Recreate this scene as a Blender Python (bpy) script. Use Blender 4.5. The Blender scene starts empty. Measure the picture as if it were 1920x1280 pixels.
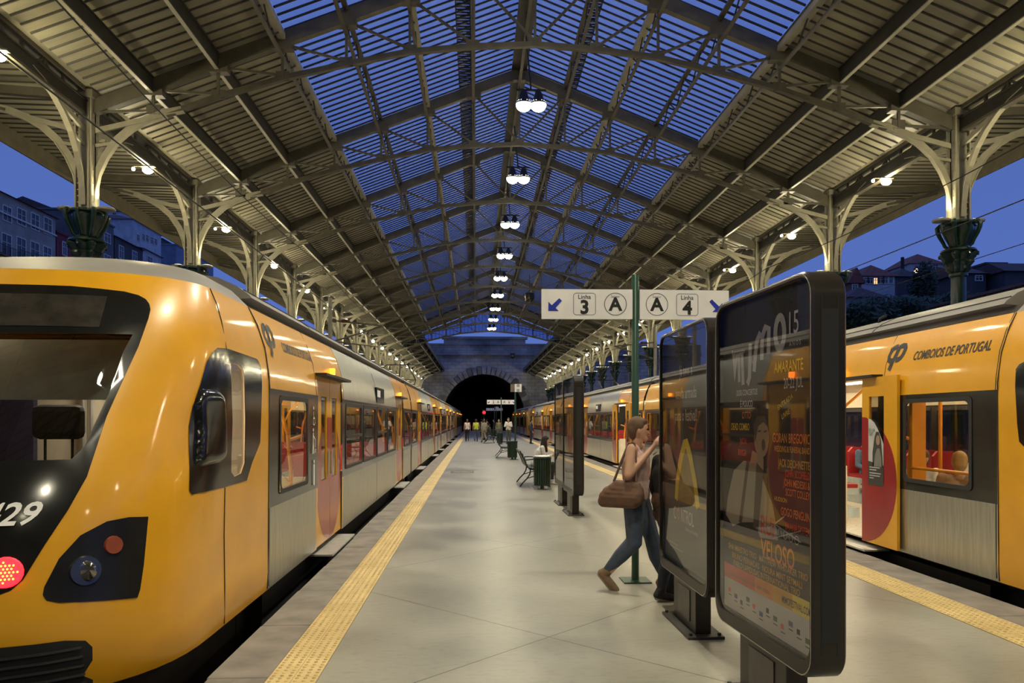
import bpy, bmesh, math, random
from mathutils import Vector, Matrix
from mathutils.geometry import delaunay_2d_cdt
random.seed(7)
R = math.radians
S = bpy.context.scene
COL = S.collection

# ------------------------------------------------------------------ camera, sky, exposure
cam_d = bpy.data.cameras.new('camera'); cam = bpy.data.objects.new('camera', cam_d); COL.objects.link(cam)
cam.location = (0, 0, 1.65); cam.rotation_euler = (R(90), 0, R(-2.78))
cam_d.sensor_width = 36; cam_d.lens = 26.25; cam_d.shift_y = 146/1920; cam_d.clip_start = .05; cam_d.clip_end = 600
S.camera = cam
S.view_settings.view_transform = 'Standard'; S.view_settings.look = 'None'
S.view_settings.gamma = 1; S.view_settings.use_curve_mapping = False
S.view_settings.exposure = 0.32
wd = bpy.data.worlds.new('dusk_sky'); S.world = wd; wd.use_nodes = True
nt = wd.node_tree; bgn = nt.nodes['Background']
tcn = nt.nodes.new('ShaderNodeTexCoord'); sep = nt.nodes.new('ShaderNodeSeparateXYZ'); rmp = nt.nodes.new('ShaderNodeValToRGB')
nt.links.new(tcn.outputs['Generated'], sep.inputs[0]); nt.links.new(sep.outputs['Z'], rmp.inputs[0]); nt.links.new(rmp.outputs[0], bgn.inputs[0])
rmp.color_ramp.elements[0].position = 0.0; rmp.color_ramp.elements[0].color = (.080, .140, .43, 1)
rmp.color_ramp.elements[1].position = .8; rmp.color_ramp.elements[1].color = (.092, .155, .46, 1)
e = rmp.color_ramp.elements.new(.30); e.color = (.066, .118, .37, 1)
bgn.inputs[1].default_value = 1.0
LK_CENTER = 1500; LK_SIDE = 90; LK_UP = 50; TRAIN_IN = 4.4

# ------------------------------------------------------------------ materials
def ncol(m, c1, c2, scale, det=4, lo=.35, hi=.65, co='Object', stretch=None):
    t = m.node_tree
    tc = t.nodes.new('ShaderNodeTexCoord'); n = t.nodes.new('ShaderNodeTexNoise'); r = t.nodes.new('ShaderNodeValToRGB')
    n.inputs['Scale'].default_value = scale; n.inputs['Detail'].default_value = det
    if stretch:
        mp = t.nodes.new('ShaderNodeMapping'); mp.inputs['Scale'].default_value = stretch
        t.links.new(tc.outputs[co], mp.inputs[0]); t.links.new(mp.outputs[0], n.inputs['Vector'])
    else: t.links.new(tc.outputs[co], n.inputs['Vector'])
    t.links.new(n.outputs[0], r.inputs[0])
    r.color_ramp.elements[0].position = lo; r.color_ramp.elements[0].color = (*c1, 1)
    r.color_ramp.elements[1].position = hi; r.color_ramp.elements[1].color = (*c2, 1)
    return n, r
MATS = {}
def mat(name, c, rough=.5, metal=0, var=.12, scale=6, bump=0, coat=0, emit=None, es=0, stretch=None, spec=.5):
    if name in MATS: return MATS[name]
    m = bpy.data.materials.new(name); m.use_nodes = True; t = m.node_tree; b = t.nodes['Principled BSDF']
    b.inputs['Roughness'].default_value = rough; b.inputs['Metallic'].default_value = metal
    b.inputs['Coat Weight'].default_value = coat; b.inputs['Coat Roughness'].default_value = .08
    b.inputs['Specular IOR Level'].default_value = spec
    n, r = ncol(m, [x*(1-var) for x in c], [min(1, x*(1+var)) for x in c], scale, stretch=stretch)
    t.links.new(r.outputs[0], b.inputs['Base Color'])
    if bump:
        bp = t.nodes.new('ShaderNodeBump'); bp.inputs['Strength'].default_value = bump; bp.inputs['Distance'].default_value = .02
        t.links.new(n.outputs[0], bp.inputs['Height']); t.links.new(bp.outputs[0], b.inputs['Normal'])
    if emit:
        b.inputs['Emission Color'].default_value = (*emit, 1); b.inputs['Emission Strength'].default_value = es
    MATS[name] = m; return m
def glassy(name, tint, refl, rough=.02, ior=1.5):
    if name in MATS: return MATS[name]
    m = bpy.data.materials.new(name); m.use_nodes = True; t = m.node_tree; t.nodes.clear()
    o = t.nodes.new('ShaderNodeOutputMaterial'); mx = t.nodes.new('ShaderNodeMixShader'); tr = t.nodes.new('ShaderNodeBsdfTransparent')
    g = t.nodes.new('ShaderNodeBsdfGlossy'); fr = t.nodes.new('ShaderNodeFresnel'); ad = t.nodes.new('ShaderNodeMath'); ad.operation = 'ADD'; ad.use_clamp = True
    tr.inputs[0].default_value = (*tint, 1); g.inputs['Roughness'].default_value = rough; fr.inputs[0].default_value = ior; ad.inputs[1].default_value = refl
    geo = t.nodes.new('ShaderNodeNewGeometry'); ir = t.nodes.new('ShaderNodeMapRange'); ir.inputs[3].default_value = ior; ir.inputs[4].default_value = 1/ior
    t.links.new(geo.outputs['Backfacing'], ir.inputs[0]); t.links.new(ir.outputs[0], fr.inputs[0])
    t.links.new(fr.outputs[0], ad.inputs[0]); t.links.new(ad.outputs[0], mx.inputs[0]); t.links.new(tr.outputs[0], mx.inputs[1]); t.links.new(g.outputs[0], mx.inputs[2]); t.links.new(mx.outputs[0], o.inputs[0])
    MATS[name] = m; return m
YEL = mat('yellow_paint', (.62, .30, .009), .33, 0, .05, 3, coat=.45)
SIL = mat('brushed_silver', (.50, .49, .43), .34, .9, .10, 5, stretch=(1, 6, .5))
DRK = mat('dark_window_band', (.020, .019, .016), .2, 0, .2, 4, coat=.2)
BLK = mat('gloss_black', (.008, .008, .008), .16, 0, .2, 6, coat=.25)
HLB = mat('headlight_black', (.010, .010, .010), .3, 0, .2, 6, spec=.3)
MBL = mat('matt_black', (.010, .010, .010), .7, 0, .3, 6)
GRF = mat('roof_grey', (.26, .245, .22), .45, .1, .08, 3, stretch=(1, .3, 1))
BURG = mat('burgundy_paint', (.26, .012, .015), .3, 0, .08, 3, coat=.4)
WHT = mat('white_plastic', (.75, .74, .72), .5, 0, .04)
LOGO = mat('logo_charcoal', (.022, .020, .018), .4)
RUB = mat('rubber', (.012, .012, .012), .6)
INTC = mat('cream_lining', (.72, .66, .50), .5, 0, .04)
INTF = mat('cabin_floor', (.42, .38, .30), .5, 0, .2, 20)
SEAT = mat('red_seat', (.34, .014, .018), .5, 0, .1)
ORG = mat('orange_rail', (.85, .33, .02), .35, 0, .05)
GLS = glassy('train_glass', (.62, .60, .54), .05)
WSG = glassy('cab_glass', (.42, .45, .45), .03)
PGL = glassy('poster_glass', (.92, .92, .92), .07, ior=1.6)
HGL = glassy('clear_glass', (.9, .9, .9), .0)
EMI = mat('ceiling_tube', (1, 1, 1), .5, emit=(1, .84, .58), es=TRAIN_IN*3.2)
EMW = mat('flood_lens', (1, 1, 1), .5, emit=(1, .93, .62), es=40)
EMU = mat('uplight_lens', (1, 1, 1), .5, emit=(1, .93, .62), es=12)
EMO = mat('orange_lamp', (1, .3, .05), .4, emit=(1, .20, .01), es=5)
EMR = mat('red_lamp', (1, .05, .05), .4, emit=(1, .006, .012), es=5)
EMY = mat('led_dot', (1, .5, .1), .4, emit=(1, .30, .02), es=8)
STL = mat('beige_painted_steel', (.105, .092, .06), .5, 0, .15, 4, bump=.05)
STW = mat('pale_painted_steel', (.36, .33, .23), .45, 0, .10, 4)
SHT = mat('corrugated_sheet', (.27, .245, .16), .55, 0, .16, 1.2, stretch=(.6, 3, 1))
SHD = mat('sheet_rib', (.055, .048, .035), .6)
PUR = mat('dark_purlin', (.030, .026, .019), .55, 0, .2, 4)
GRN = mat('green_cast_iron', (.010, .030, .018), .28, 0, .3, 10, bump=.2, coat=.3)
GRP = mat('green_pole_paint', (.012, .055, .035), .35, 0, .1)
BRN = mat('bronze_panel_frame', (.034, .028, .023), .32, .45, .12, 3)
SGN = mat('sign_white', (.88, .87, .87), .5, 0, .04)
BLU = mat('arrow_blue', (.015, .035, .42), .5)
INK = mat('ink_black', (.012, .012, .012), .5)
IRN = mat('bench_iron', (.012, .020, .018), .4, .2, .2)
WOD = mat('bench_slat_green', (.012, .030, .024), .4, 0, .2)
ALU = mat('aluminium_step', (.55, .55, .52), .4, .7, .1)

# ------------------------------------------------------------------ mesh helpers
class MB:
    def __init__(s): s.v = []; s.f = []; s.mi = []
    def add(s, vs, fs, m=0):
        o = len(s.v); s.v += [tuple(p) for p in vs]; s.f += [tuple(i+o for i in f) for f in fs]; s.mi += [m]*len(fs); return s
    def box(s, x0, x1, y0, y1, z0, z1, m=0):
        return s.add([(x0,y0,z0),(x1,y0,z0),(x1,y1,z0),(x0,y1,z0),(x0,y0,z1),(x1,y0,z1),(x1,y1,z1),(x0,y1,z1)],
                     [(0,3,2,1),(4,5,6,7),(0,1,5,4),(1,2,6,5),(2,3,7,6),(3,0,4,7)], m)
    def beam(s, p, q, w, h, up=(0,0,1), m=0):          # w across, h along up
        p = Vector(p); q = Vector(q); d = (q-p).normalized(); u = Vector(up)
        a = d.cross(u)
        if a.length < 1e-4: a = d.cross(Vector((0,1,0)))
        a.normalize(); b = a.cross(d).normalized(); a = a*w/2; b = b*h/2
        return s.add([p-a-b,p+a-b,p+a+b,p-a+b,q-a-b,q+a-b,q+a+b,q-a+b],
                     [(0,1,2,3),(7,6,5,4),(0,4,5,1),(1,5,6,2),(2,6,7,3),(3,7,4,0)], m)
    def path(s, pts, w, h, up=(0,1,0), m=0):           # rectangular section swept along a polyline
        pts = [Vector(p) for p in pts]; u = Vector(up).normalized(); vs = []; fs = []; n = len(pts)
        for i, p in enumerate(pts):
            d = (pts[min(i+1,n-1)]-pts[max(i-1,0)]).normalized(); b = d.cross(u).normalized()
            for (sa, sb) in ((-1,-1),(1,-1),(1,1),(-1,1)): vs.append(p+u*(w/2*sa)+b*(h/2*sb))
        for i in range(n-1):
            for k in range(4):
                a = i*4+k; b2 = i*4+(k+1)%4; fs.append((a, b2, b2+4, a+4))
        fs += [(3,2,1,0), tuple((n-1)*4+k for k in range(4))]
        return s.add(vs, fs, m)
    def tube(s, pts, r, n=8, m=0, cap=True):
        pts = [Vector(p) for p in pts]; N = len(pts); vs = []; fs = []; rr = r if isinstance(r, (list, tuple)) else [r]*N
        a = None
        for i, p in enumerate(pts):
            d = (pts[min(i+1,N-1)]-pts[max(i-1,0)]).normalized()
            if a is None:
                a = d.orthogonal().normalized()
            else:
                a = (a-d*a.dot(d)); a = a.normalized() if a.length > 1e-6 else d.orthogonal().normalized()
            b = d.cross(a)
            for k in range(n):
                t = 2*math.pi*k/n; vs.append(p+(a*math.cos(t)+b*math.sin(t))*rr[i])
        for i in range(N-1):
            for k in range(n):
                fs.append((i*n+k, i*n+(k+1)%n, (i+1)*n+(k+1)%n, (i+1)*n+k))
        if cap: fs += [tuple(range(n-1,-1,-1)), tuple((N-1)*n+k for k in range(n))]
        return s.add(vs, fs, m)
    def lathe(s, prof, n=20, c=(0,0), mod=None, m=0, axis='z', rev=False):
        vs = []; fs = []; N = len(prof)
        for i, (r, z) in enumerate(prof):
            for k in range(n):
                t = 2*math.pi*k/n; q = r*(1+(mod(t, z) if mod else 0))
                if axis == 'z': vs.append((c[0]+q*math.cos(t), c[1]+q*math.sin(t), z))
                elif axis == 'x': vs.append((z, c[0]+q*math.cos(t), c[1]+q*math.sin(t)))
                else: vs.append((c[0]+q*math.cos(t), z, c[1]+q*math.sin(t)))
        for i in range(N-1):
            for k in range(n): fs.append((i*n+k, i*n+(k+1)%n, (i+1)*n+(k+1)%n, (i+1)*n+k))
        fs += [tuple(range(n-1,-1,-1)), tuple((N-1)*n+k for k in range(n))]
        return s.add(vs, fs, m)
    def prism(s, poly, fn, t, m=0):                     # fn(a,b,depth)->xyz ; extruded outline
        n = len(poly); vs = [fn(a,b,0) for a,b in poly]+[fn(a,b,t) for a,b in poly]
        fs = [tuple(range(n)), tuple(range(2*n-1,n-1,-1))]+[(i,(i+1)%n,n+(i+1)%n,n+i) for i in range(n)]
        return s.add(vs, fs, m)
    def sphere(s, c, r, n=12, m=0, sc=(1,1,1)):
        vs = []; fs = []; k = n//2
        for i in range(k+1):
            ph = math.pi*i/k
            for j in range(n):
                t = 2*math.pi*j/n; vs.append((c[0]+r*sc[0]*math.sin(ph)*math.cos(t), c[1]+r*sc[1]*math.sin(ph)*math.sin(t), c[2]+r*sc[2]*math.cos(ph)))
        for i in range(k):
            for j in range(n): fs.append((i*n+j, (i+1)*n+j, (i+1)*n+(j+1)%n, i*n+(j+1)%n))
        return s.add(vs, fs, m)
    def build(s, name, mats, parent=None, smooth=False, bevel=0, label=None, kind=None):
        me = bpy.data.meshes.new(name); me.from_pydata(s.v, [], s.f)
        if not isinstance(mats, (list, tuple)): mats = [mats]
        for m in mats: me.materials.append(m)
        if len(mats) > 1:
            for p, i in zip(me.polygons, s.mi): p.material_index = i
        bm = bmesh.new(); bm.from_mesh(me); bmesh.ops.remove_doubles(bm, verts=bm.verts, dist=1e-5); bmesh.ops.recalc_face_normals(bm, faces=bm.faces)
        if smooth:
            for f in bm.faces: f.smooth = True
            for ed in bm.edges:
                if len(ed.link_faces) == 2 and ed.calc_face_angle(0) > R(40): ed.smooth = False
        bm.to_mesh(me); bm.free()
        o = bpy.data.objects.new(name, me); COL.objects.link(o)
        if parent: o.parent = parent
        if bevel:
            b = o.modifiers.new('bevel', 'BEVEL'); b.width = bevel; b.segments = 2; b.limit_method = 'ANGLE'; b.angle_limit = R(50)
        if label: o['label'] = label
        if kind: o['kind'] = kind
        return o
def thing(name, label, cat, loc=(0,0,0), rz=0, group=None):
    o = bpy.data.objects.new(name, None); COL.objects.link(o); o.location = loc; o.rotation_euler = (0,0,rz); o.empty_display_size = .1
    o['label'] = label; o['category'] = cat
    if group: o['group'] = group
    return o
def tag(o, label, cat, group=None, kind=None):
    o['label'] = label; o['category'] = cat
    if group: o['group'] = group
    if kind: o['kind'] = kind
    return o
def struct(o, label=None):
    o['kind'] = 'structure'
    if label: o['label'] = label; o['category'] = o.name.split('_')[0]
    return o
def copy_tree(o, parent=None):
    c = o.copy(); COL.objects.link(c)
    if parent: c.parent = parent
    for ch in list(o.children): copy_tree(ch, c)
    return c
def inside(p, poly):
    x, y = p; c = False; n = len(poly)
    for i in range(n):
        x1, y1 = poly[i]; x2, y2 = poly[(i+1)%n]
        if (y1 > y) != (y2 > y) and x < (x2-x1)*(y-y1)/(y2-y1)+x1: c = not c
    return c
def densify(poly, st):
    out = []
    for i in range(len(poly)):
        a = Vector(poly[i]); b = Vector(poly[(i+1)%len(poly)]); k = max(1, int((b-a).length/st))
        for j in range(k): out.append(tuple(a.lerp(b, j/k)))
    return out
def patch(poly, holes, fn, st, name, mt, parent, smooth=True, thick=0, label=None):
    """fill an outline (with holes) in a 2-D parameter space and lay it on the surface fn(a,b)"""
    poly = densify(poly, st); holes = [densify(h, st) for h in holes]
    vs = []; es = []
    for lp in [poly]+holes:
        o = len(vs); n = len(lp); vs += lp; es += [(o+i, o+(i+1)%n) for i in range(n)]
    x0 = min(p[0] for p in poly); x1 = max(p[0] for p in poly); y0 = min(p[1] for p in poly); y1 = max(p[1] for p in poly)
    a = x0+st/2
    while a < x1:
        b = y0+st/2
        while b < y1:
            if inside((a,b), poly) and not any(inside((a,b), h) for h in holes): vs.append((a,b))
            b += st
        a += st
    r = delaunay_2d_cdt([Vector(v) for v in vs], es, [], 0, 1e-5)
    V2, F = r[0], r[2]; fs = []
    for f in F:
        c = sum((V2[i] for i in f), Vector((0,0)))/len(f)
        if inside(c, poly) and not any(inside(c, h) for h in holes): fs.append(f)
    mb = MB(); mb.add([fn(*v) for v in V2], fs); 
    o = mb.build(name, mt, parent, smooth, label=label)
    if thick:
        sm = o.modifiers.new('thick', 'SOLIDIFY'); sm.thickness = thick; sm.offset = 0
    return o
def rrect(x0, x1, y0, y1, r, n=4):
    out = []
    for cx, cy, a0 in ((x1-r,y0+r,-90),(x1-r,y1-r,0),(x0+r,y1-r,90),(x0+r,y0+r,180)):
        for i in range(n+1):
            a = R(a0+90*i/n); out.append((cx+r*math.cos(a), cy+r*math.sin(a)))
    return out
def circle(cx, cy, r, n=28, ry=None): return [(cx+r*math.cos(2*math.pi*i/n), cy+(ry or r)*math.sin(2*math.pi*i/n)) for i in range(n)]
TXT = {}
def text2d(s, size=1, align='LEFT', bold=0, shear=0, sx=1):
    key = (s, bold)
    if key not in TXT:
        cu = bpy.data.curves.new('t', 'FONT'); cu.body = s; cu.offset = bold; cu.resolution_u = 3
        o = bpy.data.objects.new('t', cu); COL.objects.link(o); dg = bpy.context.evaluated_depsgraph_get()
        me = o.evaluated_get(dg).to_mesh()
        TXT[key] = ([(v.co.x, v.co.y) for v in me.vertices], [tuple(p.vertices) for p in me.polygons])
        o.evaluated_get(dg).to_mesh_clear(); bpy.data.objects.remove(o); bpy.data.curves.remove(cu)
    V, F = TXT[key]
    if not V: return [], []
    x0 = min(v[0] for v in V); x1 = max(v[0] for v in V); w = (x1-x0)*size*sx
    off = {'LEFT': 0, 'CENTER': -w/2, 'RIGHT': -w}[align]
    return [((x-x0)*size*sx+off+y*size*shear, y*size) for x, y in V], F
def put_text(mb, s, fn, a, b, size, align='LEFT', bold=0, shear=0, sx=1, rot=0, m=0, fit=None):
    V, F = text2d(s, size, align, bold, shear, sx)
    if fit and V:
        w = max(v[0] for v in V)-min(v[0] for v in V); k = fit/w; V = [(x*k, y) for x, y in V]
    c, q = math.cos(rot), math.sin(rot)
    mb.add([fn(a+x*c-y*q, b+x*q+y*c) for x, y in V], F, m)
def stroke(mb, pts, w, fn, m=0, t=.004, closed=False):
    n = len(pts); L = []; Rr = []
    for i in range(n):
        if closed: p, q = Vector(pts[i-1]), Vector(pts[(i+1)%n])
        else: p, q = Vector(pts[max(0,i-1)]), Vector(pts[min(n-1,i+1)])
        d = (q-p).normalized(); nn = Vector((-d.y, d.x))*w/2; c = Vector(pts[i]); L.append(c+nn); Rr.append(c-nn)
    vs = [fn(*p) for p in L]+[fn(*p) for p in Rr]; fs = [(i,i+1,n+i+1,n+i) for i in range(n-1)]
    if closed: fs.append((n-1,0,n,2*n-1))
    mb.add(vs, fs, m)
ORD = ['nearest','second','third','fourth','fifth','sixth','seventh','eighth','ninth','tenth','eleventh','twelfth','thirteenth','fourteenth','fifteenth','sixteenth','seventeenth','eighteenth','nineteenth','twentieth']
def lamp(name, kind, loc, energy, color, parent, rot=(0,0,0), size=.1, spot=None, blend=.6):
    d = bpy.data.lights.new(name, kind); d.energy = energy; d.color = color
    if kind in ('POINT', 'SPOT'): d.shadow_soft_size = size
    if kind == 'AREA': d.size = size
    if spot: d.spot_size = spot; d.spot_blend = blend
    o = bpy.data.objects.new(name, d); COL.objects.link(o); o.location = loc; o.rotation_euler = rot
    if parent: o.parent = parent
    return o

# ------------------------------------------------------------------ the station: platform, tracks, walls
XL, XR = -1.71, 4.77
YW = 108.0
def concrete():
    m = bpy.data.materials.new('platform_concrete'); m.use_nodes = True; t = m.node_tree; b = t.nodes['Principled BSDF']
    n, r = ncol(m, (.225, .218, .180), (.355, .345, .290), .8, 10, .3, .7)
    tc = t.nodes.new('ShaderNodeTexCoord'); sp = t.nodes.new('ShaderNodeSeparateXYZ'); t.links.new(tc.outputs['Object'], sp.inputs[0])
    def mth(op, a, b_=None):
        k = t.nodes.new('ShaderNodeMath'); k.operation = op
        for i, q in enumerate((a, b_)):
            if q is None: continue
            if isinstance(q, (int, float)): k.inputs[i].default_value = q
            else: t.links.new(q, k.inputs[i])
        return k.outputs[0]
    def line(op, off, sz):
        d = mth(op, sp.outputs['X'], sp.outputs['Y']); d = mth('DIVIDE', mth('ADD', d, off), sz)
        f = mth('ABSOLUTE', mth('SUBTRACT', d, mth('ROUND', d))); return mth('LESS_THAN', f, .0017)
    ln = mth('MAXIMUM', line('SUBTRACT', 5.09, 4.19), line('ADD', -6.2, 4.19))
    n2 = t.nodes.new('ShaderNodeTexNoise'); n2.inputs['Scale'].default_value = 9; n2.inputs['Detail'].default_value = 12; n2.inputs['Roughness'].default_value = .72
    mp = t.nodes.new('ShaderNodeMapping'); mp.inputs['Scale'].default_value = (1, 2.5, 1); t.links.new(tc.outputs['Object'], mp.inputs[0]); t.links.new(mp.outputs[0], n2.inputs['Vector'])
    r2 = t.nodes.new('ShaderNodeValToRGB'); r2.color_ramp.elements[0].position = .30; r2.color_ramp.elements[0].color = (.60, .58, .56, 1); r2.color_ramp.elements[1].position = .50; r2.color_ramp.elements[1].color = (1, 1, 1, 1)
    t.links.new(n2.outputs[0], r2.inputs[0])
    mu = t.nodes.new('ShaderNodeMix'); mu.data_type = 'RGBA'; mu.blend_type = 'MULTIPLY'; mu.inputs[0].default_value = .6
    t.links.new(r.outputs[0], mu.inputs[6]); t.links.new(r2.outputs[0], mu.inputs[7])
    mx = t.nodes.new('ShaderNodeMix'); mx.data_type = 'RGBA'; mx.inputs[7].default_value = (.07, .062, .05, 1)
    t.links.new(ln, mx.inputs[0]); t.links.new(mu.outputs[2], mx.inputs[6]); t.links.new(mx.outputs[2], b.inputs['Base Color'])
    rr = t.nodes.new('ShaderNodeMapRange'); rr.inputs[3].default_value = .22; rr.inputs[4].default_value = .44; t.links.new(n.outputs[0], rr.inputs[0]); t.links.new(rr.outputs[0], b.inputs['Roughness'])
    bp = t.nodes.new('ShaderNodeBump'); bp.inputs['Strength'].default_value = .04; bp.inputs['Distance'].default_value = .01; t.links.new(n2.outputs[0], bp.inputs['Height']); t.links.new(bp.outputs[0], b.inputs['Normal'])
    return m
def tactile():
    m = bpy.data.materials.new('tactile_tile'); m.use_nodes = True; t = m.node_tree; b = t.nodes['Principled BSDF']; b.inputs['Roughness'].default_value = .5
    n, r = ncol(m, (.50, .37, .15), (.68, .53, .25), 2.2, 6, .3, .65)
    tc = t.nodes.new('ShaderNodeTexCoord'); sp = t.nodes.new('ShaderNodeSeparateXYZ'); t.links.new(tc.outputs['Object'], sp.inputs[0])
    def mth(op, a, b_=None, c_=None):
        k = t.nodes.new('ShaderNodeMath'); k.operation = op
        for i, q in enumerate((a, b_, c_)):
            if q is None: continue
            if isinstance(q, (int, float)): k.inputs[i].default_value = q
            else: t.links.new(q, k.inputs[i])
        return k.outputs[0]
    def cen(o, s_): d = mth('DIVIDE', o, s_); return mth('SUBTRACT', mth('FRACT', d), .5)
    XO = mth('ADD', sp.outputs['X'], 1.32); dx = cen(XO, .05333); dy = cen(sp.outputs['Y'], .0525)
    rad = mth('SQRT', mth('ADD', mth('MULTIPLY', dx, dx), mth('MULTIPLY', dy, dy)))
    dome = t.nodes.new('ShaderNodeMapRange'); dome.inputs[1].default_value = .30; dome.inputs[2].default_value = .14; dome.inputs[3].default_value = 0; dome.inputs[4].default_value = 1; dome.interpolation_type = 'SMOOTHSTEP'; t.links.new(rad, dome.inputs[0])
    jx = mth('LESS_THAN', mth('ABSOLUTE', mth('SUBTRACT', mth('FRACT', mth('ADD', mth('DIVIDE', XO, .16), .5)), .5)), .015); jy = mth('LESS_THAN', mth('ABSOLUTE', mth('SUBTRACT', mth('FRACT', mth('ADD', mth('DIVIDE', sp.outputs['Y'], .21), .5)), .5)), .012); j = mth('MAXIMUM', jx, jy)
    mx = t.nodes.new('ShaderNodeMix'); mx.data_type = 'RGBA'; mx.inputs[7].default_value = (.22, .15, .06, 1); t.links.new(mth('MULTIPLY', j, .75), mx.inputs[0]); t.links.new(r.outputs[0], mx.inputs[6]); t.links.new(mx.outputs[2], b.inputs['Base Color'])
    h = mth('SUBTRACT', dome.outputs[0], j)
    bp = t.nodes.new('ShaderNodeBump'); bp.inputs['Strength'].default_value = 1; bp.inputs['Distance'].default_value = .006; t.links.new(h, bp.inputs['Height']); t.links.new(bp.outputs[0], b.inputs['Normal'])
    return m
def stone(name, c1, c2, bw, bh, mort, rot=True, ms=.02, bstr=.5):
    m = bpy.data.materials.new(name); m.use_nodes = True; t = m.node_tree; b = t.nodes['Principled BSDF']; b.inputs['Roughness'].default_value = .85
    tc = t.nodes.new('ShaderNodeTexCoord'); sp = t.nodes.new('ShaderNodeSeparateXYZ'); cb = t.nodes.new('ShaderNodeCombineXYZ'); t.links.new(tc.outputs['Object'], sp.inputs[0])
    ad = t.nodes.new('ShaderNodeMath'); ad.operation = 'ADD'; t.links.new(sp.outputs['X'], ad.inputs[0]); t.links.new(sp.outputs['Y'], ad.inputs[1])
    t.links.new(ad.outputs[0], cb.inputs[0]); t.links.new(sp.outputs['Z'], cb.inputs[1])
    br = t.nodes.new('ShaderNodeTexBrick'); br.inputs['Scale'].default_value = 1; br.inputs['Brick Width'].default_value = bw; br.inputs['Row Height'].default_value = bh; br.inputs['Mortar Size'].default_value = ms
    br.inputs['Color1'].default_value = (*c1,1); br.inputs['Color2'].default_value = (*c2,1); br.inputs['Mortar'].default_value = (*mort,1); t.links.new(cb.outputs[0], br.inputs['Vector'])
    n, r = ncol(m, (.45,.45,.45), (1.1,1.1,1.1), .35, 8, .3, .7)
    mu = t.nodes.new('ShaderNodeMix'); mu.data_type = 'RGBA'; mu.blend_type = 'MULTIPLY'; mu.inputs[0].default_value = 1; t.links.new(br.outputs[0], mu.inputs[6]); t.links.new(r.outputs[0], mu.inputs[7]); t.links.new(mu.outputs[2], b.inputs['Base Color'])
    bp = t.nodes.new('ShaderNodeBump'); bp.inputs['Strength'].default_value = bstr; bp.inputs['Distance'].default_value = .05; t.links.new(br.outputs['Fac'], bp.inputs['Height']); bp.invert = True; t.links.new(bp.outputs[0], b.inputs['Normal'])
    return m
CON = concrete(); TAC = tactile()
KRB = mat('kerb_stone', (.20, .175, .15), .8, 0, .22, 3.5, bump=.5)
STO = stone('granite_blocks', (.48, .46, .43), (.38, .36, .34), 1.1, .5, (.16, .15, .14))
BAL = mat('track_ballast', (.022, .019, .016), .9, 0, .5, 12, bump=1)
YA, YB = -22.0, YW+.2
o = MB().box(-1.32, 4.36, YA, YB, -.6, 0).build('floor', CON); struct(o, 'grey concrete platform deck with fine diagonal joints')
DOM = mat('tan_dome', (.52, .38, .16), .5, 0, .25, 9)  # domes a little darker tan than the tiles
def strip(x0, nx):
    m = MB().box(x0, x0+nx*.05333, YA, YB, 0, .006); y = 67.5*.0525
    while y < 15:
        for i in range(nx):
            cx = x0+(i+.5)*.05333; m.lathe([(.0135,.0055),(.0115,.0098),(.006,.0120)], 8, c=(cx, y), m=1)
        y += .0525
    return m
o = strip(-1.32, 6).build('trim_1', [TAC, DOM]); struct(o, 'yellow dimpled warning strip along the left platform edge')
o = strip(3.96, 7).build('trim_2', [TAC, DOM]); struct(o, 'yellow dimpled warning strip along the right platform edge')
for nm, a, b in (('trim_3', XL, -1.325), ('trim_4', 4.365, XR)):
    mb = MB(); y = YA
    while y < YB:
        y2 = min(y+1.22, YB); dx = random.uniform(-.012, .012)
        mb.box(a+(dx if a < 0 else 0), b+(dx if a > 0 else 0), y+.004, y2-.004, -.35, .003+random.uniform(-.002,.002)); y = y2
    o = mb.build(nm, KRB, bevel=.012); struct(o, 'worn stone kerb on the %s platform edge' % ('left' if a < 0 else 'right'))
    mb = MB(); xx = (a+.22, b) if a < 0 else (a, b-.22)
    mb.box(xx[0], xx[1], YA, YB, -.95, -.36); o = mb.build('wall_platform_'+('left' if a < 0 else 'right'), STO); struct(o, 'dark masonry face below the %s platform edge' % ('left' if a < 0 else 'right'))
o = MB().box(-40, 40, YA, YW+45, -1.1, -.95).build('floor', BAL); struct(o, 'dark track bed under the trains')
for nm, a, b in (('floor', -12.5, -5.15), ('floor', 8.2, 16)):
    o = MB().box(a, b, YA, YB, -.94, -.02).build(nm, CON); struct(o, 'far concrete platform behind the %s train' % ('left' if a < 0 else 'right'))
mb = MB()
for xc in (-3.3, 6.35):
    for s_ in (-.84, .84):
        mb.box(xc+s_-.035, xc+s_+.035, YA, YW+30, -.95, -.80)
o = mb.build('floor', mat('rail_steel', (.2,.17,.14), .4, .8)); struct(o, 'steel rails of the two tracks')
mh = thing('manhole_cover', 'rectangular metal manhole cover set flush in the platform floor', 'manhole cover', (-.42, 23.5, 0))
MB().box(-.34,.34,-.3,.3,.0,.004).build('cover_plate', KRB, mh); mb = MB()
for a in ((-.36,.36,-.33,-.3),(-.36,.36,.3,.33),(-.36,-.33,-.3,.3),(.33,.36,-.3,.3)): mb.box(*a, 0, .008)
mb.build('rim', mat('rim_iron', (.06,.05,.045), .6), mh)
o = MB().box(-32, 34, -22.4, -22, -1, 14).build('wall_front', mat('concourse_wall', (.30,.27,.21), .8)); struct(o, 'concourse wall closing the platforms behind the camera')
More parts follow.
